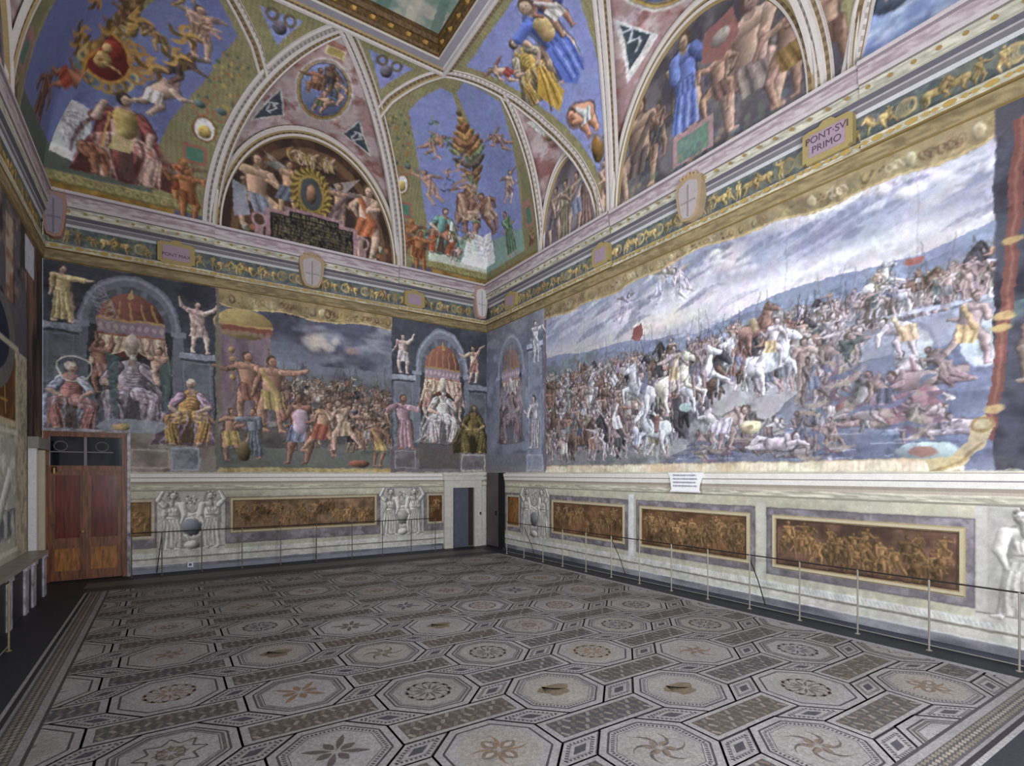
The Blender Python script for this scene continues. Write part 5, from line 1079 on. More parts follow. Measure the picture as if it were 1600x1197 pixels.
for sd in 'brln':
    lo, hi, S, F = SIDES[sd]
    for i, s_ in enumerate(S):
        for k in (0, 1):
            gp = groin(s_, 24, k)
            rib(sd, gp, RIB2 if s_[4] == IN else RIB)
    ctr = (lo + hi) / 2
    if sd in 'bn':
        for f_ in (1, -1):
            P_ = [(4.55, 1.3), (4.78, 1.72), (5.12, 2.15), (5.4, 2.5), (5.75, 2.9)]
            rib(sd, P_ if f_ == 1 else [(6.45 - u, d) for u, d in P_])
    else:
        P_ = [(11.2, 1.6), (11.4, 1.95), (11.6, 2.35), (11.85, 2.9)]
        rib(sd, P_); rib(sd, [(13.3 - u, d) for u, d in P_])
    rib(sd, [(lo + IN, IN), (hi - IN, IN)], [(-.12, -.01, GLD), (-.1, .05, BRN), (-.04, .05, WHT), (.0, .07, WHT), (.06, .07, (160, 156, 160)), (.1, .03, WHT), (.13, -.01, WHT)], (1,))
    # archivolts round the lunettes
    if sd in 'brl':
        for s_ in S:
            c = (s_[1][0] + s_[2][0]) / 2; w_ = (s_[2][0] - s_[1][0]) / 2; hh = s_[3] - 8.3
            t = np.linspace(0, math.pi, 90)
            pr = [(.9, 0, GLD), (.905, .07, WHT), (.922, .09, BRN), (.94, .06, GLD), (.955, .06, WHT), (.97, .1, WHT), (.985, .1, (150, 138, 120)), (1.0, .05, WHT), (1.01, 0, WHT)]
            m = MB()
            for k in range(len(pr) - 1):
                (a, ha, cc), (b, hb, _) = pr[k], pr[k + 1]
                for i in range(len(t) - 1):
                    col = cc if (k not in (2, 6) or i % 2) else tuple(int(x * .78) for x in cc)
                    vs = [F(c + w_ * r_ * math.cos(x), h_, 8.3 + hh * r_ * math.sin(x)) for r_, h_, x in ((a, ha, t[i]), (a, ha, t[i + 1]), (b, hb, t[i + 1]), (b, hb, t[i]))]
                    m.add(vs, [(0, 1, 2, 3)], col)
            tag(m.build('trim_2', FM), kind='structure')
# crown: grey stone band, deep gilded coffer and the painting in it
m = MB(); i0, i1 = IN + .02, IN + .3
def ringband(m, a, za, b, zb, col):
    A_ = [(XL + a, YN + a, za), (XR - a, YN + a, za), (XR - a, YB - a, za), (XL + a, YB - a, za)]; B_ = [(XL + b, YN + b, zb), (XR - b, YN + b, zb), (XR - b, YB - b, zb), (XL + b, YB - b, zb)]
    for k in range(4): m.add([A_[k], A_[(k + 1) % 4], B_[(k + 1) % 4], B_[k]], [(0, 1, 2, 3)], col)
ringband(m, IN - .02, ZT, i1, ZT - .01, (138, 136, 146)); ringband(m, i1, ZT - .01, i1 + .02, ZT + .03, (176, 170, 160))
tag(m.build('ceiling', FM), kind='structure')
ce = empty('ceiling_painting', (3.225, 6.65, ZT)); tag(ce, 'pale green and white ceiling painting in a deep brown gilded coffer', 'ceiling painting')
m = MB(); e0 = i1 - IN
prof = [(.3, .0, (120, 92, 50)), (.3, .1, (150, 118, 66)), (.33, .14, (92, 68, 38)), (.34, .3, (120, 94, 52)), (.31, .36, (70, 52, 34)), (.36, .44, (104, 84, 50)), (.33, .6, (80, 62, 40))]
for (a, za, c), (b, zb, _) in zip(prof[:-1], prof[1:]): ringband(m, IN + a, ZT + za, IN + b, ZT + zb, c)
m.v = [(x - 3.225, y - 6.65, z - ZT) for x, y, z in m.v]; m.build('coffer_frame', solid('gilded_wood', (104, 78, 44), .6, namt=.3, nscale=14, bump=.3), ce)
m = MB()
for s_ in (0, 1):
    for y in np.arange(YN + IN + .6, YB - IN - .5, .42):
        x = (XL + IN + .31) if s_ else (XR - IN - .31); m.lathe([(.05, 0), (.1, .05), (.04, .12)], (150, 116, 60), 6, (0, 0)); 
        k = 18; m.v[-k:] = [(a + x - 3.225, b + y - 6.65, c + .18) for a, b, c in m.v[-k:]]
for x in np.arange(XL + IN + .6, XR - IN - .5, .42):
    m.lathe([(.05, 0), (.1, .05), (.04, .12)], (150, 116, 60), 6); k = 18; m.v[-k:] = [(a + x - 3.225, b + YB - IN - .31 - 6.65, c + .18) for a, b, c in m.v[-k:]]
m.build('gilded_rosettes', solid('gilding', (168, 130, 66), .5, .3), ce)['kind'] = 'stuff'
VC = Cv(XL + 3.2, XR - 3.2, YN + 3.2, YB - 3.2, .03, (150, 156, 150), 40)
VC.mottle(VC.u[0], VC.u[-1], VC.v[0], VC.v[-1], (112, 136, 128), 1.0, .45, .6, .9); VC.mottle(VC.u[0], VC.u[-1], VC.v[0], VC.v[-1], (176, 170, 160), .5, .5, .65, .8)
for k in range(7): VC.poly([(1.3 + k * .65, VC.v[-1]), (1.55 + k * .65, VC.v[-1]), (3.0 + k * .3, 8.2), (2.9 + k * .3, 8.2)], (182, 178, 166) if k % 2 else (96, 120, 112), .8)
for y in (11.2, 10.4, 9.6): VC.line([(1.2, y), (5.4, y - 1.4)], .03, (96, 88, 76), .7)
VC.grain(.05)
U, W_ = np.meshgrid(VC.u, VC.v); P = np.stack([U - 3.225, W_ - 6.65, 0 * U + .58], -1)
me = np_mesh('painting', P.reshape(-1, 3), np.stack([(q := np.arange(VC.W * VC.H).reshape(VC.H, VC.W))[:-1, :-1], q[1:, :-1], q[1:, 1:], q[:-1, 1:]], -1).reshape(-1, 4), VC.A.reshape(-1, 3))
link_mesh('canvas', me, FM, ce)
# ------------------------------------------------------------------ mosaic floor
class Flat:
    """flat inlay pieces, clipped to a rectangle, in thin layers"""
    def __init__(s, x0, x1, y0, y1): s.b = (x0, x1, y0, y1); s.q = {}
    def clip(s, P):
        x0, x1, y0, y1 = s.b
        for ax, lim, sg in ((0, x0, 1), (0, x1, -1), (1, y0, 1), (1, y1, -1)):
            out = []
            for i in range(len(P)):
                a, b = P[i - 1], P[i]; da, db = (a[ax] - lim) * sg, (b[ax] - lim) * sg
                if (da >= 0) != (db >= 0):
                    t = da / (da - db); out.append((a[0] + (b[0] - a[0]) * t, a[1] + (b[1] - a[1]) * t))
                if db >= 0: out.append(b)
            P = out
            if len(P) < 3: return None
        return P
    def poly(s, P, col, z):
        P = s.clip([(float(a), float(b)) for a, b in P])
        if P: s.q.setdefault(len(P), []).append((P, col, z))
    def line(s, a, b, w, col, z):
        dx, dy = b[0] - a[0], b[1] - a[1]; L = math.hypot(dx, dy) or 1; nx, ny = -dy / L * w / 2, dx / L * w / 2
        s.poly([(a[0] + nx, a[1] + ny), (b[0] + nx, b[1] + ny), (b[0] - nx, b[1] - ny), (a[0] - nx, a[1] - ny)], col, z)
    def loop(s, P, w, col, z):
        for a, b in zip(P, P[1:] + P[:1]): s.line(a, b, w, col, z)
    def build(s, name, mat, extra):
        vs, fs, cs = [], [], []
        for lst in [extra] + list(s.q.values()):
            for P, col, z in lst:
                b = len(vs); vs += [(x, y, z) for x, y in P]; cs += [col] * len(P); fs.append(tuple(range(b, b + len(P))))
        me = bpy.data.meshes.new(name); me.from_pydata(vs, [], fs)
        a = me.color_attributes.new('Col', 'FLOAT_COLOR', 'POINT'); c = np.ones((len(vs), 4), np.float32); c[:, :3] = lin(np.array(cs)) * K_ALB * .93
        a.data.foreach_set('color', c.ravel())
        bm = bmesh.new(); bm.from_mesh(me)
        for f in bm.faces:
            if f.normal.z < 0: f.normal_flip()
        bm.to_mesh(me); bm.free()
        return link_mesh(name, me, mat)
FX0, FX1, FY0, FY1 = -.95, 7.92, 1.86, 13.0
fl = Flat(FX0, FX1, FY0, FY1); rg = np.random.default_rng(77)
LT, DK, MD, TAN = (146, 141, 140), (70, 67, 68), (98, 92, 90), (118, 104, 92)
def off(P, c, k): return [(c[0] + (x - c[0]) * k, c[1] + (y - c[1]) * k) for x, y in P]
def octa(cx, cy, r): return [(cx + r * math.cos(math.pi / 8 + k * math.pi / 4) / math.cos(math.pi / 8), cy + r * math.sin(math.pi / 8 + k * math.pi / 4) / math.cos(math.pi / 8)) for k in range(8)]
def dashes(P, w, n, col, z, duty=.5):
    for a, b in zip(P, P[1:] + P[:1]):
        for i in range(n):
            t0, t1 = (i + .5 - duty / 2) / n, (i + .5 + duty / 2) / n
            fl.line((a[0] + (b[0] - a[0]) * t0, a[1] + (b[1] - a[1]) * t0), (a[0] + (b[0] - a[0]) * t1, a[1] + (b[1] - a[1]) * t1), w, col, z)
def petal(cx, cy, an, r0, r1, w, col, z, curl=0):
    L = 7; up, dn = [], []
    for i in range(L):
        t = i / (L - 1); r = r0 + (r1 - r0) * t; a = an + curl * t * t; ww = w * math.sin(math.pi * (t * .92 + .04)) / 2
        up.append((cx + r * math.cos(a) - ww * math.sin(a), cy + r * math.sin(a) + ww * math.cos(a))); dn.append((cx + r * math.cos(a) + ww * math.sin(a), cy + r * math.sin(a) - ww * math.cos(a)))
    for i in range(L - 1): fl.poly([up[i], up[i + 1], dn[i + 1], dn[i]], col, z)
def motif(cx, cy, k, r):
    a0 = rg.uniform(0, .4); n = 8
    c1 = [(92, 84, 80), (128, 104, 84), (84, 84, 92)][rg.integers(0, 3)]
    if k == 0:
        for i in range(8): petal(cx, cy, a0 + i * math.pi / 4, r * .12, r * (.85 if i % 2 else .55), .06 if i % 2 else .08, c1, .0024)
    elif k == 1:
        for i in range(8):
            a = i * math.pi / 4; p = [(cx + r * .8 * math.cos(a), cy + r * .8 * math.sin(a)), (cx + r * .52 * math.cos(a + .39), cy + r * .52 * math.sin(a + .39)), (cx + r * .8 * math.cos(a + .785), cy + r * .8 * math.sin(a + .785))]
            fl.line(p[0], p[1], .018, c1, .0024); fl.line(p[1], p[2], .018, c1, .0024); petal(cx, cy, a, .03, r * .42, .05, TAN, .0024)
        fl.loop(octa(cx, cy, r * .3), .014, c1, .0026)
    elif k == 2:
        for i in range(4):
            a = i * math.pi / 2 + .3; petal(cx, cy, a, r * .08, r * .6, .13, TAN, .0024); petal(cx, cy, a, r * .2, r * .5, .05, (158, 150, 142), .0028); petal(cx, cy, a + .78, r * .1, r * .75, .03, c1, .0024, .3)
    elif k == 3:
        for i in range(12):
            a = i * math.pi / 6; q = (cx + r * .66 * math.cos(a), cy + r * .66 * math.sin(a))
            petal(q[0], q[1], a + 1.2, 0, .13, .04, c1, .0024, 1.5); petal(q[0], q[1], a - 1.2, 0, .1, .035, TAN, .0024, -1.5); petal(cx, cy, a, .04, r * .5, .03, c1, .0026)
    elif k == 4:
        P = [(cx + r * (.5 + .12 * math.sin(3 * t) + .06 * math.sin(7 * t)) * math.cos(t), cy + r * (.5 + .1 * math.cos(2 * t)) * math.sin(t)) for t in np.linspace(0, 6.28, 25)[:-1]]
        for i in range(24): fl.poly([(cx, cy), P[i], P[(i + 1) % 24]], (112, 100, 82), .0024)
        for i in range(7): petal(cx + .05 * i - .15, cy - .05, 1.2 + .25 * i, .03, .2, .03, (80, 70, 58), .0028)
    else:
        for i in range(6): petal(cx, cy, a0 + i * math.pi / 3, .03, r * .8, .035, c1, .0024, .8); petal(cx, cy, a0 + i * math.pi / 3 + .5, .03, r * .45, .05, TAN, .0026, -.4)
WO = 1.02; SO = WO / 2.4142
def guilloche(x0, x1, y0, y1, tone):
    fl.poly([(x0, y0), (x1, y0), (x1, y1), (x0, y1)], tone, .0012)
    nx = 13; ny = 3; dx = (x1 - x0) / nx; dy = (y1 - y0) / ny
    for i in range(nx):
        for j in range(ny):
            cx = x0 + (i + .5) * dx; cy = y0 + (j + .5) * dy; s_ = 1 if (i + j) % 2 else -1
            col = [(132, 124, 114), (112, 105, 96), (102, 94, 84)][(i * 2 + j) % 3] if rg.random() < .93 else (110, 96, 84)
            P = [(-.42, -.28 * s_), (-.05, -.5 * s_ * .9), (.42, .28 * s_), (.05, .5 * s_ * .9)]
            fl.poly([(cx + a * dx, cy + b * dy) for a, b in P], col, .002)
for kx in range(-6, 8):
    for jy in range(-3, 9):
        cx = 3.46 + 1.145 * kx; cy = 3.04 + 1.42 * jy + (.71 if kx % 2 else 0)
        if cx < FX0 - .7 or cx > FX1 + .7 or cy < FY0 - .8 or cy > FY1 + .8: continue
        c = (cx, cy); O = octa(cx, cy, WO / 2)
        fl.loop(O, .022, DK, .0014); fl.loop(octa(cx, cy, WO / 2 - .085), .02, DK, .0014)
        st = rg.integers(0, 3)
        if st == 0: dashes(octa(cx, cy, WO / 2 - .125), .03, 9, DK, .0016); fl.loop(octa(cx, cy, WO / 2 - .16), .008, MD, .0016)
        elif st == 1: fl.loop(octa(cx, cy, WO / 2 - .125), .03, MD, .0016); fl.loop(octa(cx, cy, WO / 2 - .155), .008, DK, .0018)
        fl.poly(octa(cx, cy, WO / 2 - .17), [(150, 145, 144), (142, 137, 134), (145, 139, 132)][rg.integers(0, 3)], .0011)
        motif(cx, cy, int(rg.choice([0, 1, 2, 3, 3, 5, 5, 0, 1, 2, 3, 5, 4])), WO / 2 - .18)
        # braided rectangle above
        x0, x1 = cx - .635, cx + .635; y0, y1 = cy + .51, cy + .91
        fl.loop([(x0, y0), (x1, y0), (x1, y1), (x0, y1)], .018, DK, .0014)
        guilloche(x0 + .075, x1 - .075, y0 + .055, y1 - .055, [(80, 77, 76), (86, 80, 74), (76, 76, 80)][rg.integers(0, 3)])
        # rhombi on the two lower diagonals
        for sx in (1, -1):
            P = [(.51, -.211), (.211, -.51), (.635, -.51), (.934, -.211)]; P = [(cx + sx * a, cy + b) for a, b in P]; m_ = (sum(p[0] for p in P) / 4, sum(p[1] for p in P) / 4)
            fl.loop(P, .018, DK, .0014); dashes(off(P, m_, .66), .022, 7, DK, .0016); fl.loop(off(P, m_, .55), .008, MD, .0016); fl.poly(off(P, m_, .3), (72, 70, 76), .0018)
floor_extra = []
def fr(x0, x1, y0, y1, col, z): floor_extra.append(([(x0, y0), (x1, y0), (x1, y1), (x0, y1)], col, z))
fr(XL - .3, XR + .1, YN, YB + .3, (46, 48, 54), 0)
fr(-1.32, 8.03, 1.47, 13.0, (150, 148, 150), .0004); fr(FX0, FX1, FY0, FY1, LT, .0008)
fr(-1.32, 8.05, 13.0, 13.12, (84, 82, 84), .0005); fr(-1.4, 8.05, 13.5, 14.1, (96, 92, 88), .0005); fr(-1.32, 8.05, 13.12, 13.5, (64, 62, 64), .0005)
for k, (o0, o1, c) in enumerate(((.0, .03, DK), (.03, .1, (140, 136, 135)), (.1, .27, (82, 80, 82)), (.27, .3, (132, 128, 128)), (.3, .345, (48, 46, 50)), (.345, .38, (150, 146, 146)))):
    fr(FX0 - o1, FX0 - o0, FY0 - o0, 13.0, c, .0012); fr(FX0 - o1, FX1 + .1, FY0 - o1, FY0 - o0, c, .0012)
bq = []
for x in np.arange(FX0, FX1, .07):
    for j in range(3): bq.append(([(x, FY0 - .25 + .05 * j), (x + .05, FY0 - .235 + .05 * j), (x + .04, FY0 - .205 + .05 * j), (x - .01, FY0 - .22 + .05 * j)], (150, 140, 128) if j % 2 else (128, 118, 104), .0022))
for y in np.arange(FY0 - .25, 13.0, .07):
    for j in range(3): bq.append(([(FX0 - .25 + .05 * j, y), (FX0 - .235 + .05 * j, y + .05), (FX0 - .205 + .05 * j, y + .04), (FX0 - .22 + .05 * j, y - .01)], (150, 140, 128) if j % 2 else (128, 118, 104), .0022))
floor_extra += bq
def floor_mat():
    m = fresco_mat('mosaic', rough=.55, spec=.25, nscale=1.6, namt=.3, bump=0, fine=26)
    nt = m.node_tree; N = nt.nodes; L = nt.links; b = N['Principled BSDF']
    tc = N.new('ShaderNodeTexCoord'); v = N.new('ShaderNodeTexVoronoi'); v.inputs['Scale'].default_value = 75; L.new(tc.outputs['Object'], v.inputs['Vector'])
    mr = N.new('ShaderNodeMapRange'); mr.inputs[1].default_value = 0; mr.inputs[2].default_value = 1; mr.inputs[3].default_value = .78; mr.inputs[4].default_value = 1.14
    sp = N.new('ShaderNodeSeparateColor'); L.new(v.outputs['Color'], sp.inputs[0]); L.new(sp.outputs[0], mr.inputs[0])
    src = b.inputs['Base Color'].links[0].from_socket; sc = N.new('ShaderNodeVectorMath'); sc.operation = 'SCALE'
    L.new(src, sc.inputs[0]); L.new(mr.outputs[0], sc.inputs['Scale']); L.new(sc.outputs[0], b.inputs['Base Color'])
    return m
tag(fl.build('floor', floor_mat(), floor_extra), kind='structure')

# ------------------------------------------------------------------ left wall (seen at the picture's left edge) and near wall
LW = Cv(9.5, YB, 0, 8.3, .02, (96, 92, 86), 51)
LW.specs[0] = ('wall_left', None, None, None, 'structure')
LW.rect(9.5, 13.3, 0, 4.45, (170, 166, 150)); LW.mottle(9.5, 13.3, 0, 4.45, (128, 122, 108), .4, .45, .7, .7)
LW.frame(9.6, 13.0, .95, 3.05, .08, (196, 190, 176)); LW.rect(11.0, 12.35, 1.15, 2.9, (160, 160, 150)); LW.mottle(11.0, 12.35, 1.15, 2.9, (196, 194, 184), .25, .5, .65, .9); LW.mottle(11.0, 12.35, 1.2, 1.7, (84, 90, 96), .25, .4, .6, .9)
for k in range(6): LW.ell(11.9 - .12 * k, 2.2 - .12 * k, .12, .2, (204, 202, 194), .8, shade=.5)
LW.rect(9.6, 12.35, 3.2, 4.3, (112, 78, 44)); LW.mottle(9.6, 12.35, 3.2, 4.3, (78, 52, 32), .4, .4, .6, .9); LW.frame(9.5, 12.5, 3.1, 4.4, .1, (182, 172, 140)); LW.seg((11.7, 3.3), (11.6, 4.0), .03, .02, (170, 128, 62)); LW.seg((11.4, 3.5), (11.8, 3.5), .02, .02, (170, 128, 62))
LW.rect(12.5, 13.25, .9, 4.4, (172, 164, 142)); LW.mottle(12.5, 13.25, .9, 4.4, (132, 126, 112), .12, .5, .6, .8)
LW.rect(9.5, 13.3, 4.45, 8.3, (84, 80, 86)); LW.ell(10.6, 4.5, 1.75, .95, (96, 94, 92)); LW.ell(10.6, 4.5, 1.35, .65, (34, 38, 56)); LW.rect(9.5, 12.6, 4.42, 4.52, (170, 164, 146))
LW.mottle(9.5, 13.3, 5.2, 6.9, (128, 108, 98), .35, .48, .62, .9); LW.mottle(9.5, 13.3, 5.2, 6.9, (54, 48, 48), .4, .5, .65, .9); LW.rect(11.7, 12.2, 5.2, 6.6, (170, 156, 136), .8); LW.mottle(11.7, 12.2, 5.2, 6.6, (120, 84, 70), .2, .45, .6, .8)
LW.rect(13.25, YB, 0, 8.3, (82, 66, 60)); LW.mottle(13.25, YB, 2.4, 7.0, (40, 36, 40), .5, .42, .62, .95, stretch=(1, 4)); LW.mottle(13.25, YB, 2.4, 7.0, (120, 92, 78), .4, .5, .66, .8, stretch=(1, 4))
LW.rect(13.1, 13.9, 6.1, 6.75, (176, 180, 192)); LW.rect(13.3, YB, 0, 2.75, (120, 108, 70)); LW.rect(13.4, 13.6, 0, 2.75, (196, 194, 196)); LW.rect(14.3, 14.55, 0, 2.75, (176, 168, 144)); LW.rect(14.55, YB, 0, 3.1, (110, 96, 84))
cornice_paint(LW, 9.5, YB); LW.grain(.06)
LW.region(31, ('mural', 'dim mural strip with dark marbled hanging on the left wall', 'mural', None, None), rect=(9.5, YB + 1, 4.5, 6.85))
U, W_ = np.meshgrid(LW.u, LW.v); grid_objects(np.stack([0 * U + XL, U, W_], -1), LW.A, LW.ID, LW.specs, FM, False)
# plain remainders with window openings
def wall_boxes(name, rects, axis, pos, t, col):
    m = MB()
    for a, b, z0, z1 in rects:
        if axis == 'x': m.box(pos, pos + t, a, b, z0, z1, col)
        else: m.box(a, b, pos, pos + t, z0, z1, col)
    tag(m.build(name, FM), kind='structure')
wc = (150, 146, 142)
wall_boxes('wall_left', [(YN, 9.5, 0, 2.8), (YN, 9.5, 6.4, 8.3), (YN, 1.5, 2.8, 6.4), (3.7, 5.9, 2.8, 6.4), (8.1, 9.5, 2.8, 6.4)], 'x', XL, -.4, wc)
wall_boxes('wall_near', [(XL, XR, 0, 1.0), (XL, XR, 4.6, 8.3), (XL, -1.6, 1.0, 4.6), (.4, 2.7, 1.0, 4.6), (5.7, XR, 1.0, 4.6)], 'y', YN, -.4, wc)
wall_boxes('wall_right', [(YN, 1.2, 0, 8.3)], 'x', XR, .3, (150, 150, 164))
def window(n, axis, pos, a, b, z0, z1):
    r = tag(empty('window_%d' % n, (pos, (a + b) / 2, z0) if axis == 'x' else ((a + b) / 2, pos, z0)), kind='structure'); L_ = r.location
    m = MB(); k = 3
    bars = [(a, a + .06, z0, z1), (b - .06, b, z0, z1), (a, b, z0, z0 + .06), (a, b, z1 - .06, z1), ((a + b) / 2 - .03, (a + b) / 2 + .03, z0, z1), (a, b, (z0 + z1) / 2 - .02, (z0 + z1) / 2 + .02)]
    for p, q, c, d in bars:
        if axis == 'x': m.box(pos - .24, pos - .2, p, q, c, d, (90, 70, 54))
        else: m.box(p, q, pos - .24, pos - .2, c, d, (90, 70, 54))
    m.v = [(x - L_.x, y - L_.y, z - L_.z) for x, y, z in m.v]; m.build('window_frame', FM, r)
window(1, 'x', XL, 1.5, 3.7, 2.8, 6.4); window(2, 'x', XL, 5.9, 8.1, 2.8, 6.4); window(3, 'y', YN, -1.6, .4, 1.0, 4.6); window(4, 'y', YN, 2.7, 5.7, 1.0, 4.6)  # unseen windows; near pair set low to keep the far floor dim
# ------------------------------------------------------------------ wall mouldings
def band(name, side, a, b, prof):
    """straight moulding: prof = [(z, projection, colour)...] along a wall"""
    m = MB()
    F = {'b': lambda u, o, z: (u, YB - o, z), 'r': lambda u, o, z: (XR - o, u, z), 'l': lambda u, o, z: (XL + o, u, z)}[side]
    for (z0, o0, c), (z1, o1, _) in zip(prof[:-1], prof[1:]):
        vein = z1 - z0 > .1; marble = 8.0 < (z0 + z1) / 2 < 8.24
        n_ = int((b - a) / .05) if vein else 1; g_ = np.random.default_rng(8); ns = fbm(2, n_ + 1, 4, g_, 4, .8)[0]; us = np.linspace(a, b, n_ + 1)
        if not vein: m.add([F(a, o0, z0), F(b, o0, z0), F(b, o1, z1), F(a, o1, z1)], [(0, 1, 2, 3)], c)
        else:
            N2 = fbm(26, n_ + 1, 6, g_, 4, .8)[::5]
            colf = lambda t: tuple(np.array((140, 122, 128)) * (1 - t) + np.array((178, 170, 172)) * t) if marble else tuple(np.array(c) * (.78 + .28 * t))
            vs = [F(us[i], o0 + (o1 - o0) * q / 5, z0 + (z1 - z0) * q / 5) for q in range(6) for i in range(n_ + 1)]
            fs = [(q * (n_ + 1) + i, q * (n_ + 1) + i + 1, (q + 1) * (n_ + 1) + i + 1, (q + 1) * (n_ + 1) + i) for q in range(5) for i in range(n_)]
            k0 = len(m.c); m.add(vs, fs, c); m.c[k0:] = [colf(float(np.clip((N2[min(q, len(N2) - 1)][i] - .38) / .26, 0, 1))) for q in range(6) for i in range(n_ + 1)]
    o = m.build(name, FM); tag(o, kind='structure'); return o
DADO = [(1.89, .002, (150, 146, 134)), (1.92, .02, (192, 188, 170)), (2.02, .03, (170, 160, 146)), (2.06, .035, (150, 140, 128)), (2.11, .05, (206, 204, 198)), (2.19, .06, (150, 146, 148)), (2.21, .075, (208, 204, 198)), (2.3, .08, (196, 192, 184)), (2.31, .002, (196, 192, 184))]
LOWM = [(.3, .002, (186, 182, 168)), (.31, .02, (112, 106, 96)), (.345, .03, (196, 196, 190)), (.36, .03, (196, 196, 190)), (.38, .002, (196, 196, 190))]
LEDGE = [(7.61, .004, (168, 168, 172)), (7.66, .03, (106, 104, 108)), (7.74, .035, (144, 141, 142)), (7.76, .05, (84, 82, 90)), (7.82, .09, (182, 178, 164)), (7.97, .1, (104, 98, 96)), (7.99, .12, (172, 164, 166)), (8.05, .13, (160, 146, 154)), (8.22, .14, (118, 106, 112)), (8.25, .17, (180, 172, 174)), (8.31, .17, (180, 172, 174)), (8.315, .0, (160, 150, 150))]
BED = [(6.84, .004, (110, 92, 56)), (6.86, .03, (134, 120, 90)), (7.05, .045, (104, 86, 52)), (7.07, .06, (178, 172, 152)), (7.19, .065, (112, 112, 120)), (7.21, .05, (150, 150, 156)), (7.235, .003, (150, 150, 156))]
n = 3
for side, a, b in (('b', -.7, 7.08), ('r', 1.2, 13.63)):
    band('trim_%d' % n, side, a, b, DADO)
for side, a, b in (('b', XL, XR), ('r', 1.2, YB), ('l', 9.5, YB)):
    band('trim_4', side, a, b, LEDGE); band('trim_5', side, a, b, BED)
# stretches of the cornice that break forward a little, with their end faces
for side, a, b in (('b', XL, .96), ('b', 5.62, XR), ('r', 1.2, 3.72), ('r', 8.95, YB)):
    for nm, pr, z_ in (('trim_4', LEDGE[4:], .045), ('trim_5', BED[2:], .04)):
        q = [(pr[0][0], .0, pr[0][2])] + [(z, o + z_, c) for z, o, c in pr[:-1]] + [(pr[-1][0], .0, pr[-1][2])]
        band(nm, side, a, b, q)
        F_ = {'b': lambda u, o, z: (u, YB - o, z), 'r': lambda u, o, z: (XR - o, u, z)}[side]; m = MB()
        for u in (a, b): m.add([F_(u, o, z) for z, o, c in q], [tuple(range(len(q)))], (128, 122, 116))
        tag(m.build(nm, FM), kind='structure')
# dots and rosettes of the cornice are painted pads on the white bands
def pads(side, a, b):
    F = {'b': lambda u, o, z: (u, YB - o, z), 'r': lambda u, o, z: (XR - o, u, z)}[side]
    m = MB(); x = a + .16
    g_ = np.random.default_rng(5)
    while x < b:
        m.add([F(x + .035 * math.cos(t), .155, 7.895 + .03 * math.sin(t)) for t in np.linspace(0, 6.28, 9)[:-1]], [tuple(range(8))], (142, 116, 68)); x += .28
    x = a + .2
    while x < b:
        c = (156, 132, 76)
        m.add([F(x + .08 * math.cos(t), .112, 7.13 + .04 * math.sin(t)) for t in np.linspace(0, 6.28, 9)[:-1]], [tuple(range(8))], c)
        for s_ in (-1, 1): m.add([F(x + s_ * .1, .112, 7.13), F(x + s_ * .16, .112, 7.16), F(x + s_ * .22, .112, 7.13), F(x + s_ * .16, .112, 7.1)], [(0, 1, 2, 3)], c)
        x += .42
    tag(m.build('trim_6', FM), kind='structure')
pads('b', XL, XR); pads('r', 1.2, YB)
# shallow relief frames round the ochre panels
def panel_frame(side, a, b, z0, z1):
    F = {'b': lambda u, o, z: (u, YB - o, z), 'r': lambda u, o, z: (XR - o, u, z)}[side]; m = MB(); w_ = .07
    rect = lambda e: [(a - e, z0 - e), (b + e, z0 - e), (b + e, z1 + e), (a - e, z1 + e)]
    for (e0, o0), (e1, o1), c in (((0, .002), (.015, .02), (150, 130, 92)), ((.015, .02), (.055, .022), (178, 168, 142)), ((.055, .022), (.07, .002), (166, 150, 112))):
        A_, B_ = rect(e0), rect(e1)
        for k in range(4): m.add([F(A_[k][0], o0, A_[k][1]), F(A_[(k + 1) % 4][0], o0, A_[(k + 1) % 4][1]), F(B_[(k + 1) % 4][0], o1, B_[(k + 1) % 4][1]), F(B_[k][0], o1, B_[k][1])], [(0, 1, 2, 3)], c)
    tag(m.build('trim_7', FM), kind='structure')
for q in ((1.37, 4.94, .9, 1.63),): panel_frame('b', *q)
for q in ((8.68, 11.24, .77, 1.53), (5.62, 8.09, .77, 1.53), (2.6, 5.07, .77, 1.53)): panel_frame('r', *q)

# ------------------------------------------------------------------ plates, shields and the scroll on the cornice and dado
TXT = solid('letter_paint', (84, 62, 84), .8)
def lettering(txt, size, parent, loc, rot, mat=TXT, name='lettering'):
    cu = bpy.data.curves.new(name, 'FONT'); cu.body = txt; cu.size = size; cu.extrude = .002; cu.align_x = 'CENTER'; cu.align_y = 'CENTER'
    o = bpy.data.objects.new('tmp', cu); COL.objects.link(o)
    dg = bpy.context.evaluated_depsgraph_get(); me = bpy.data.meshes.new_from_object(o.evaluated_get(dg)); bpy.data.objects.remove(o)
    me.name = name; me.materials.clear(); p = link_mesh(name, me, mat, parent); p.location = loc; p.rotation_euler = rot; return p
ROT = {'b': (math.pi / 2, 0, 0), 'r': (math.pi / 2, 0, -math.pi / 2)}
def wallF(side): return {'b': lambda u, o, z: (u, YB - o, z), 'r': lambda u, o, z: (XR - o, u, z), 'l': lambda u, o, z: (XL + o, u, z)}[side]
YEL = (146, 130, 88)
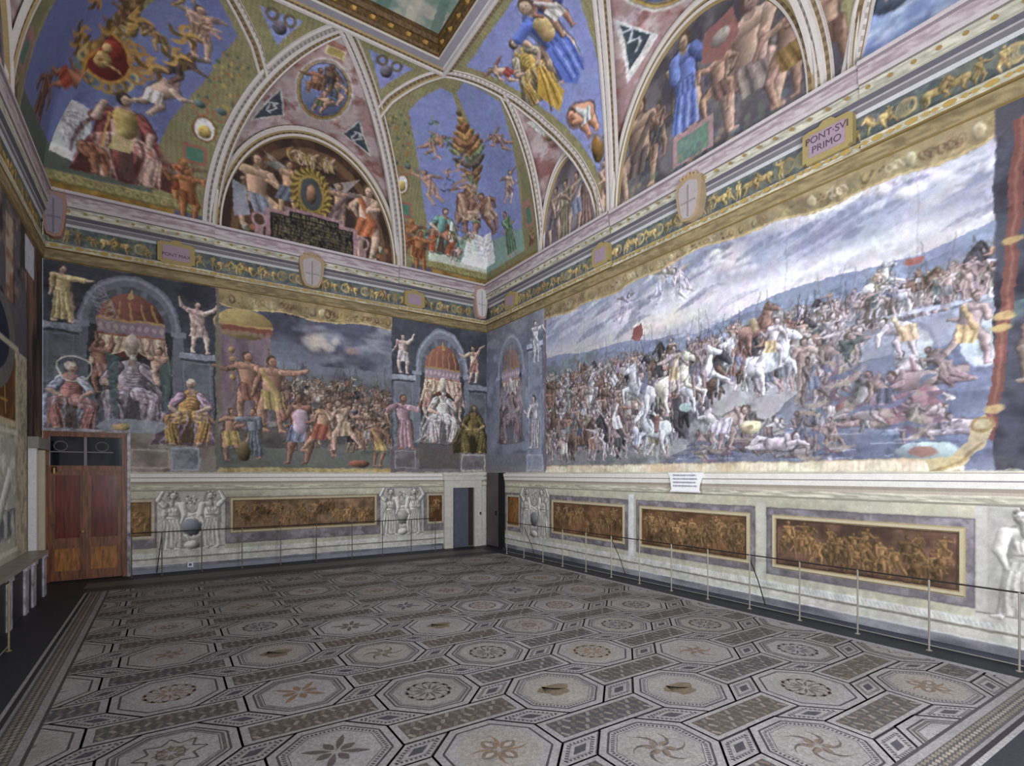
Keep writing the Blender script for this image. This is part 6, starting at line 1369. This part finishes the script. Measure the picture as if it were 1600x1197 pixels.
def plate(side, c, z0, z1, w_, label, txt=None, size=.13):
    F = wallF(side); base = F(c, .0, z0); r = empty('name_plate', base); tag(r, label, 'name plate', 'yellow-framed lilac name plates on the cornice')
    P = [(-w_ / 2, .04), (-w_ / 2 + .06, .04), (-w_ / 2 + .06, 0), (w_ / 2 - .06, 0), (w_ / 2 - .06, .04), (w_ / 2, .04), (w_ / 2, z1 - z0 - .08), (w_ / 2 - .08, z1 - z0 - .04), (.13, z1 - z0 - .04), (.06, z1 - z0 + .02), (-.06, z1 - z0 + .02), (-.13, z1 - z0 - .04), (-w_ / 2 + .08, z1 - z0 - .04), (-w_ / 2, z1 - z0 - .08)]
    L_ = lambda a, b, t: tuple(np.array(F(c + a, t, z0 + b)) - np.array(base))
    MB().prism(P, L_, .005, .12, YEL).build('plate_frame', FM, r)
    q = [(-w_ / 2 + .1, .09), (w_ / 2 - .1, .09), (w_ / 2 - .1, z1 - z0 - .12), (-w_ / 2 + .1, z1 - z0 - .12)]
    MB().prism(q, L_, .12, .128, (144, 126, 138)).build('plate_face', FM, r)
    if txt:
        zc = (z1 - z0) / 2; lines = txt.split('\n')
        for i, t in enumerate(lines): lettering(t, size, r, L_(0, zc + (.5 * (len(lines) - 1) - i) * size * 1.05 - .01, .131), ROT[side])
plate('r', 4.19, 7.2, 7.76, .74, 'lilac name plate in yellow frame on the right cornice, near the large lunette', 'PONT·SVI\nPRIMO', .15)
plate('r', 9.3, 7.2, 7.72, .56, 'lilac name plate on the right cornice under the slim rib between the lunettes')
plate('r', 13.2, 7.2, 7.7, .56, 'faded lilac name plate on the right cornice closest to the room corner')
plate('b', .18, 7.18, 7.72, .74, 'lilac name plate on the back cornice left of the lunette', ' \nPONT·MAX', .11)
plate('b', 6.12, 7.2, 7.7, .62, 'lilac name plate on the back cornice right of the lunette')
def shield(side, c, z0, z1, w_, label, face=(156, 148, 148), wingc=(150, 132, 108)):
    F = wallF(side); base = F(c, 0, z0); r = empty('stucco_shield', base); tag(r, label, 'shield'); H_ = z1 - z0
    L_ = lambda a, b, t: tuple(np.array(F(c + a, t, z0 + b)) - np.array(base))
    O = [(-w_ / 2, H_), (-w_ / 2 - .03, H_ * .8), (-w_ / 2, H_ * .5), (-w_ * .42, H_ * .2), (-w_ * .3, .02), (0, -.02), (w_ * .3, .02), (w_ * .42, H_ * .2), (w_ / 2, H_ * .5), (w_ / 2 + .03, H_ * .8), (w_ / 2, H_), (w_ * .25, H_ + .05), (0, H_ + .1), (-w_ * .25, H_ + .05)]
    MB().prism(O, L_, .01, .19, wingc).build('shield_border', FM, r)
    m = MB(); I = [(a * .74, H_ * .47 + (b - H_ * .5) * .82) for a, b in O]; m.prism(I, L_, .19, .205, face); m.prism([(-.012, .06), (.012, .06), (.012, H_ * .86), (-.012, H_ * .86)], L_, .205, .215, tuple(int(x * .8) for x in face))
    m.prism([(-w_ * .3, H_ * .42), (w_ * .3, H_ * .42), (w_ * .3, H_ * .46), (-w_ * .3, H_ * .46)], L_, .205, .212, tuple(int(x * .85) for x in face)); m.build('shield_face', FM, r)
    m = MB()
    for k in range(5): m.tube([L_(-.18 + .09 * k, H_ + .04, .2), L_(-.16 + .08 * k, H_ + .11 + .03 * (k == 2), .19)], .028, (176, 146, 108), 6, .012)
    m.build('crest', FM, r)
shield('b', 3.2, 7.22, 8.0, .58, 'pale stucco shield on the back cornice below the black inscription')
shield('r', 6.72, 7.22, 8.0, .56, 'pale stucco shield on the right cornice below the green tablet')
shield('b', 8.35, 7.22, 8.2, .46, 'tall pink-framed shield on the cornice in the corner of the room', (186, 182, 184), (160, 132, 124))
shield('b', -2.0, 7.3, 8.2, .38, 'pink-framed landscape shield on the cornice at the left corner', (132, 124, 136), (146, 116, 104))
# white scroll with worn lettering hanging over the dado moulding
F = wallF('r'); base = F(6.86, 0, 1.95); r = empty('inscription_scroll', base); tag(r, 'white inscription scroll pinned over the dado moulding under the battle mural', 'scroll')
m = MB(); L_ = lambda a, b, t: tuple(np.array(F(6.86 + a, t, 1.95 + b)) - np.array(base))
zz = np.linspace(0, .37, 12); sh = [.115 + .012 * math.sin(z * 16) + (.03 if i == 0 else 0) for i, z in enumerate(zz)]
for i in range(11):
    w0, w1 = .33 + .1 * (zz[i] / .37) ** 2, .33 + .1 * (zz[i + 1] / .37) ** 2
    m.add([L_(-w0, zz[i], sh[i]), L_(w0, zz[i], sh[i]), L_(w1, zz[i + 1], sh[i + 1]), L_(-w1, zz[i + 1], sh[i + 1])] + [L_(-w0, zz[i], sh[i] - .02), L_(w0, zz[i], sh[i] - .02), L_(w1, zz[i + 1], sh[i + 1] - .02), L_(-w1, zz[i + 1], sh[i + 1] - .02)], [(0, 1, 2, 3), (7, 6, 5, 4), (0, 3, 7, 4), (1, 5, 6, 2), (0, 4, 5, 1), (3, 2, 6, 7)], (228, 228, 236))
m.tube([L_(-.35, .0, .12), L_(.35, .0, .12)], .022, (214, 214, 214)); m.build('sheet', FM, r)
m = MB(); g_ = np.random.default_rng(9)
for row in range(4):
    x = -.27
    while x < .27:
        wd = g_.uniform(.012, .03); z = .3 - row * .07; m.add([L_(-x, z, .13 + .012), L_(-x - wd, z, .142), L_(-x - wd, z + .035, .142), L_(-x, z + .035, .142)], [(0, 1, 2, 3)], (150, 150, 166)); x += wd + g_.uniform(.008, .02)
m.build('lettering', FM, r)['kind'] = 'stuff'

# ------------------------------------------------------------------ double wooden door with glazed transom (back wall, left)
WD = solid('door_wood', (128, 76, 46), .38, namt=.35, nscale=3, stretch=(8, 8, 1), spec=.6); WD2 = solid('door_panel_red', (112, 48, 34), .22, namt=.3, nscale=2.5, stretch=(7, 7, .8), spec=.8); WD3 = solid('door_panel_light', (170, 112, 58), .35, namt=.3, nscale=4, stretch=(5, 5, 1))
dr = tag(empty('door_1', (-1.46, YB - .02, 0)), kind='structure')
BX = lambda m, x0, x1, y0, y1, z0, z1, c=(120, 80, 50): m.box(x0 + 1.46, x1 + 1.46, -y1, -y0, z0, z1, c)
x0, x1 = -2.18, -.75
m = MB(); BX(m, x0, x0 + .1, 0, .1, 0, 3.2); BX(m, x1 - .09, x1, 0, .1, 0, 3.2); BX(m, x0 + .1, x1 - .09, 0, .1, 3.09, 3.2); BX(m, x0 + .1, x1 - .09, 0, .12, 2.36, 2.47); m.build('door_frame', WD, dr)
m = MB(); BX(m, x1, x1 + .06, -.01, .13, 0, 3.2); BX(m, x0 - .01, x1 + .06, -.01, .13, 3.2, 3.26); m.build('marble_edge', solid('veined_marble', (186, 180, 190), .35, namt=.35, nscale=7), dr)
for i, (a, b) in enumerate(((x0 + .1, -1.485), (-1.475, x1 - .09))):
    m = MB(); BX(m, a, a + .085, .03, .075, .02, 2.36); BX(m, b - .085, b, .03, .075, .02, 2.36)
    for z0, z1 in ((.02, .22), (.7, .92), (2.26, 2.36)): BX(m, a + .085, b - .085, .03, .075, z0, z1)
    lf = m.build('door_leaf', WD, dr)
    m = MB(); BX(m, a + .085, b - .085, .045, .06, .22, .7); lp = m.build('lower_panel', WD3, lf); lp['label'] = 'light orange wood panel'
    m = MB(); BX(m, a + .085, b - .085, .04, .055, .92, 2.26); up = m.build('upper_panel', WD2, lf); up['label'] = 'glossy dark red wood panel'
m = MB(); BX(m, -1.53, -1.44, .07, .1, .02, 2.36); m.build('centre_stile', WD, dr)
GL = solid('dark_glass', (18, 24, 40), .08, spec=.9, namt=.3, nscale=2)
m = MB(); BX(m, x0 + .1, x1 - .09, .02, .03, 2.47, 3.09, (20, 24, 40)); m.build('transom_glass', GL, dr)
m = MB(); wx = (126, 120, 124); BX(m, -1.51, -1.46, .02, .07, 2.47, 3.09, wx); BX(m, x0 + .1, -1.0, .03, .05, 2.755, 2.775, wx)
for cx_ in (-1.9, -1.2): m.tube([(cx_ + 1.46 + .11 * math.cos(t), -.045, 2.89 + .1 * math.sin(t)) for t in np.linspace(0, 6.3, 25)], .007, wx, 6)
m.build('glazing_bars', FM, dr)
m = MB(); BX(m, -2.03, -1.95, .12, .17, 2.34, 2.44, (40, 34, 30)); m.tube([(-1.99 + 1.46, -.17, 2.3), (-1.99 + 1.46, -.17, 2.42)], .018, (196, 160, 96), 8); m.build('lock_device', FM, dr)  # small lock-like device on the transom bar
m = MB(); m.lathe([(.02, 0), (.03, .02), (.012, .05)], (170, 140, 80), 10); m.v = [(a - .07, -.1 - c, b + 1.05) for a, b, c in m.v]; m.build('door_handle', FM, dr)
# small doorway with marble surround (back wall, right)
MBL = solid('surround_marble', (206, 202, 194), .4, namt=.07, nscale=9)
dr = tag(empty('door_2', (7.7, YB, 0)), kind='structure')
m = MB(); Bx = lambda m, a, b, o0, o1, z0, z1, c=(200, 200, 200): m.box(a - 7.7, b - 7.7, -o1, -o0, z0, z1, c)
Bx(m, 7.1, 7.38, .0, .09, 0, 2.1); Bx(m, 8.14, 8.4, .0, .09, 0, 2.1); Bx(m, 7.38, 8.14, .0, .09, 1.86, 2.1); Bx(m, 7.05, 8.45, .0, .14, 2.1, 2.24); Bx(m, 7.02, 8.48, 0, .18, 2.24, 2.3); Bx(m, 7.3, 7.38, .09, .11, 0, 1.94); Bx(m, 8.14, 8.22, .09, .11, 0, 1.94); Bx(m, 7.38, 8.14, .09, .11, 1.86, 1.94); Bx(m, 8.42, 8.6, .0, .05, 0, 1.9)
m.build('door_surround', MBL, dr)
m = MB(); Bx(m, 7.38, 7.95, .01, .04, 0.02, 1.86); p_ = m.build('door_leaf', solid('blue_grey_door', (82, 88, 104), .6, namt=.08), dr); p_['label'] = 'plain blue-grey door leaf'
m = MB(); Bx(m, 7.95, 8.14, .0, .02, 0.02, 1.86); m.build('dark_gap', solid('dark_gap', (48, 42, 34), .9), dr)
m = MB(); Bx(m, 8.33, 8.36, .09, .13, 1.0, 1.08); m.build('door_handle', solid('dark_iron', (34, 32, 32), .5, .6), dr)
# dark metal door leaf standing open in the corner of the right wall
dr = tag(empty('door_3', (XR - .02, 14.1, 0)), kind='structure')
m = MB(); m.box(-.07, -.02, -.18, .5, .03, 2.33); p_ = m.build('door_leaf', solid('brown_grey_metal', (92, 82, 84), .5, .2, namt=.12, nscale=2), dr)
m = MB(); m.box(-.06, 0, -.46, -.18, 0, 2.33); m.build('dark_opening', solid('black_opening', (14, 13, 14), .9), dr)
m = MB(); m.box(-.09, -.07, -.1, -.04, 1.0, 1.14); m.build('door_handle', solid('dark_iron', (34, 32, 32), .5, .6), dr)
# dark skirting kerbs
m = MB(); m.box(XR - .12, XR, 1.2, 13.6, 0, .05, (62, 64, 74)); tag(m.build('baseboard_right', FM), kind='structure')
m = MB(); m.box(-.7, 7.05, YB - .04, YB, 0, .1, (128, 130, 142)); tag(m.build('baseboard_back', FM), kind='structure')

# ------------------------------------------------------------------ barrier railings
STL = solid('pale_steel', (176, 170, 158), .35, .5, namt=.05); CBL = solid('black_rope', (30, 26, 26), .6); DST = solid('dark_steel', (60, 52, 50), .45, .5)
def railing(label, pts, h, braces=(), lower=True, mat=STL, grp=None):
    r = empty('barrier_railing', (*pts[0], 0)); tag(r, label, 'railing'); o0 = pts[0]
    for i, (x, y) in enumerate(pts):
        m = MB(); m.lathe([(.035, .0), (.035, .006), (.012, .01), (.012, h - .02), (.016, h - .02), (.016, h)], (176, 170, 158), 10, (x - o0[0], y - o0[1])); m.build('post', mat, r)
    top = [(x - o0[0], y - o0[1], h - .005) for x, y in pts]
    MB().tube(top, .011, (30, 26, 26), 8).build('top_rail', CBL, r)
    if lower: MB().tube([(a, b, .07) for a, b, _ in top], .007, (150, 146, 138), 6).build('lower_rail', STL, r)
    for i, (dx, dy) in braces:
        x, y = pts[i]; MB().tube([(x - o0[0], y - o0[1], h - .06), (x - o0[0] + dx * .5, y - o0[1] + dy * .6, h * .5), (x - o0[0] + dx, y - o0[1] + dy, .02)], .009, (40, 36, 34), 6).build('brace', DST, r)
ys = [1.1, 1.93, 2.8, 3.65, 4.48, 5.33, 6.16, 6.98, 7.8, 8.62, 9.45, 10.3, 11.1, 11.95, 12.8]
railing('low railing of pale posts and thin black rail along the right wall', [(8.3 - .02 * max(0, y - 6), y) for y in ys], .92, [(5, (.28, -.12)), (9, (.3, -.15)), (13, (.3, -.1))])
xs = [-.66, -.1, .68, 1.53, 2.4, 3.27, 4.2, 5.05, 5.9, 6.66]
railing('low railing of thin posts in front of the back wall dado', [(x, 14.38) for x in xs], .98, [(5, (.06, .3)), (1, (-.1, .3))], lower=False, mat=solid('bronze_steel', (112, 100, 88), .4, .5))
railing('short railing with pale posts before the marble bench on the left', [(-1.72, 7.2), (-1.72, 8.2), (-1.72, 9.3)], .9, mat=solid('brass_steel', (176, 158, 120), .35, .5))

# marble bench along the left wall
r = empty('marble_bench', (-2.05, 11.6, 0)); tag(r, 'white marble bench with dark inset panels against the left wall', 'bench')
m = MB(); m.box(-.15, .15, -2.6, 1.75, .78, .84, (150, 140, 128)); m.build('bench_top', solid('bench_marble_top', (150, 140, 128), .4), r)
m = MB(); m.box(-.15, .1, -2.6, 1.7, .0, .78, (40, 38, 40)); m.build('bench_body', solid('bench_dark_panels', (44, 42, 46), .5), r)
for y in (-2.2, -1.1, .0, .6, 1.55):
    m = MB(); m.box(.1, .13, y - .12, y + .12, 0, .72, (190, 188, 190)); m.box(.1, .15, y - .14, y + .14, .72, .78, (206, 204, 200)); m.build('pilaster', solid('veined_marble', (186, 180, 190), .35), r)
# door jamb and bracket near the left corner
m = MB(); m.box(XL, XL + .12, 13.35, 13.5, 0, 2.78, (200, 198, 200)); m.box(XL, XL + .1, 14.3, 14.42, 0, 2.78, (180, 172, 150)); m.box(XL, XL + .16, 13.3, 14.5, 2.78, 3.0, (128, 124, 118)); tag(m.build('door_4', FM), kind='structure')
# socket low on the caryatid panel
r = empty('wall_socket', (.46, YB, .06)); tag(r, 'small white double socket on the grey skirting below the caryatids', 'socket')
m = MB(); m.box(-.06, .06, -.07, -.01, .02, .14, (214, 214, 222)); m.build('socket_plate', FM, r)
m = MB(); m.box(-.03, .03, -.075, -.07, .05, .11, (96, 100, 120)); m.build('socket_face', FM, r)
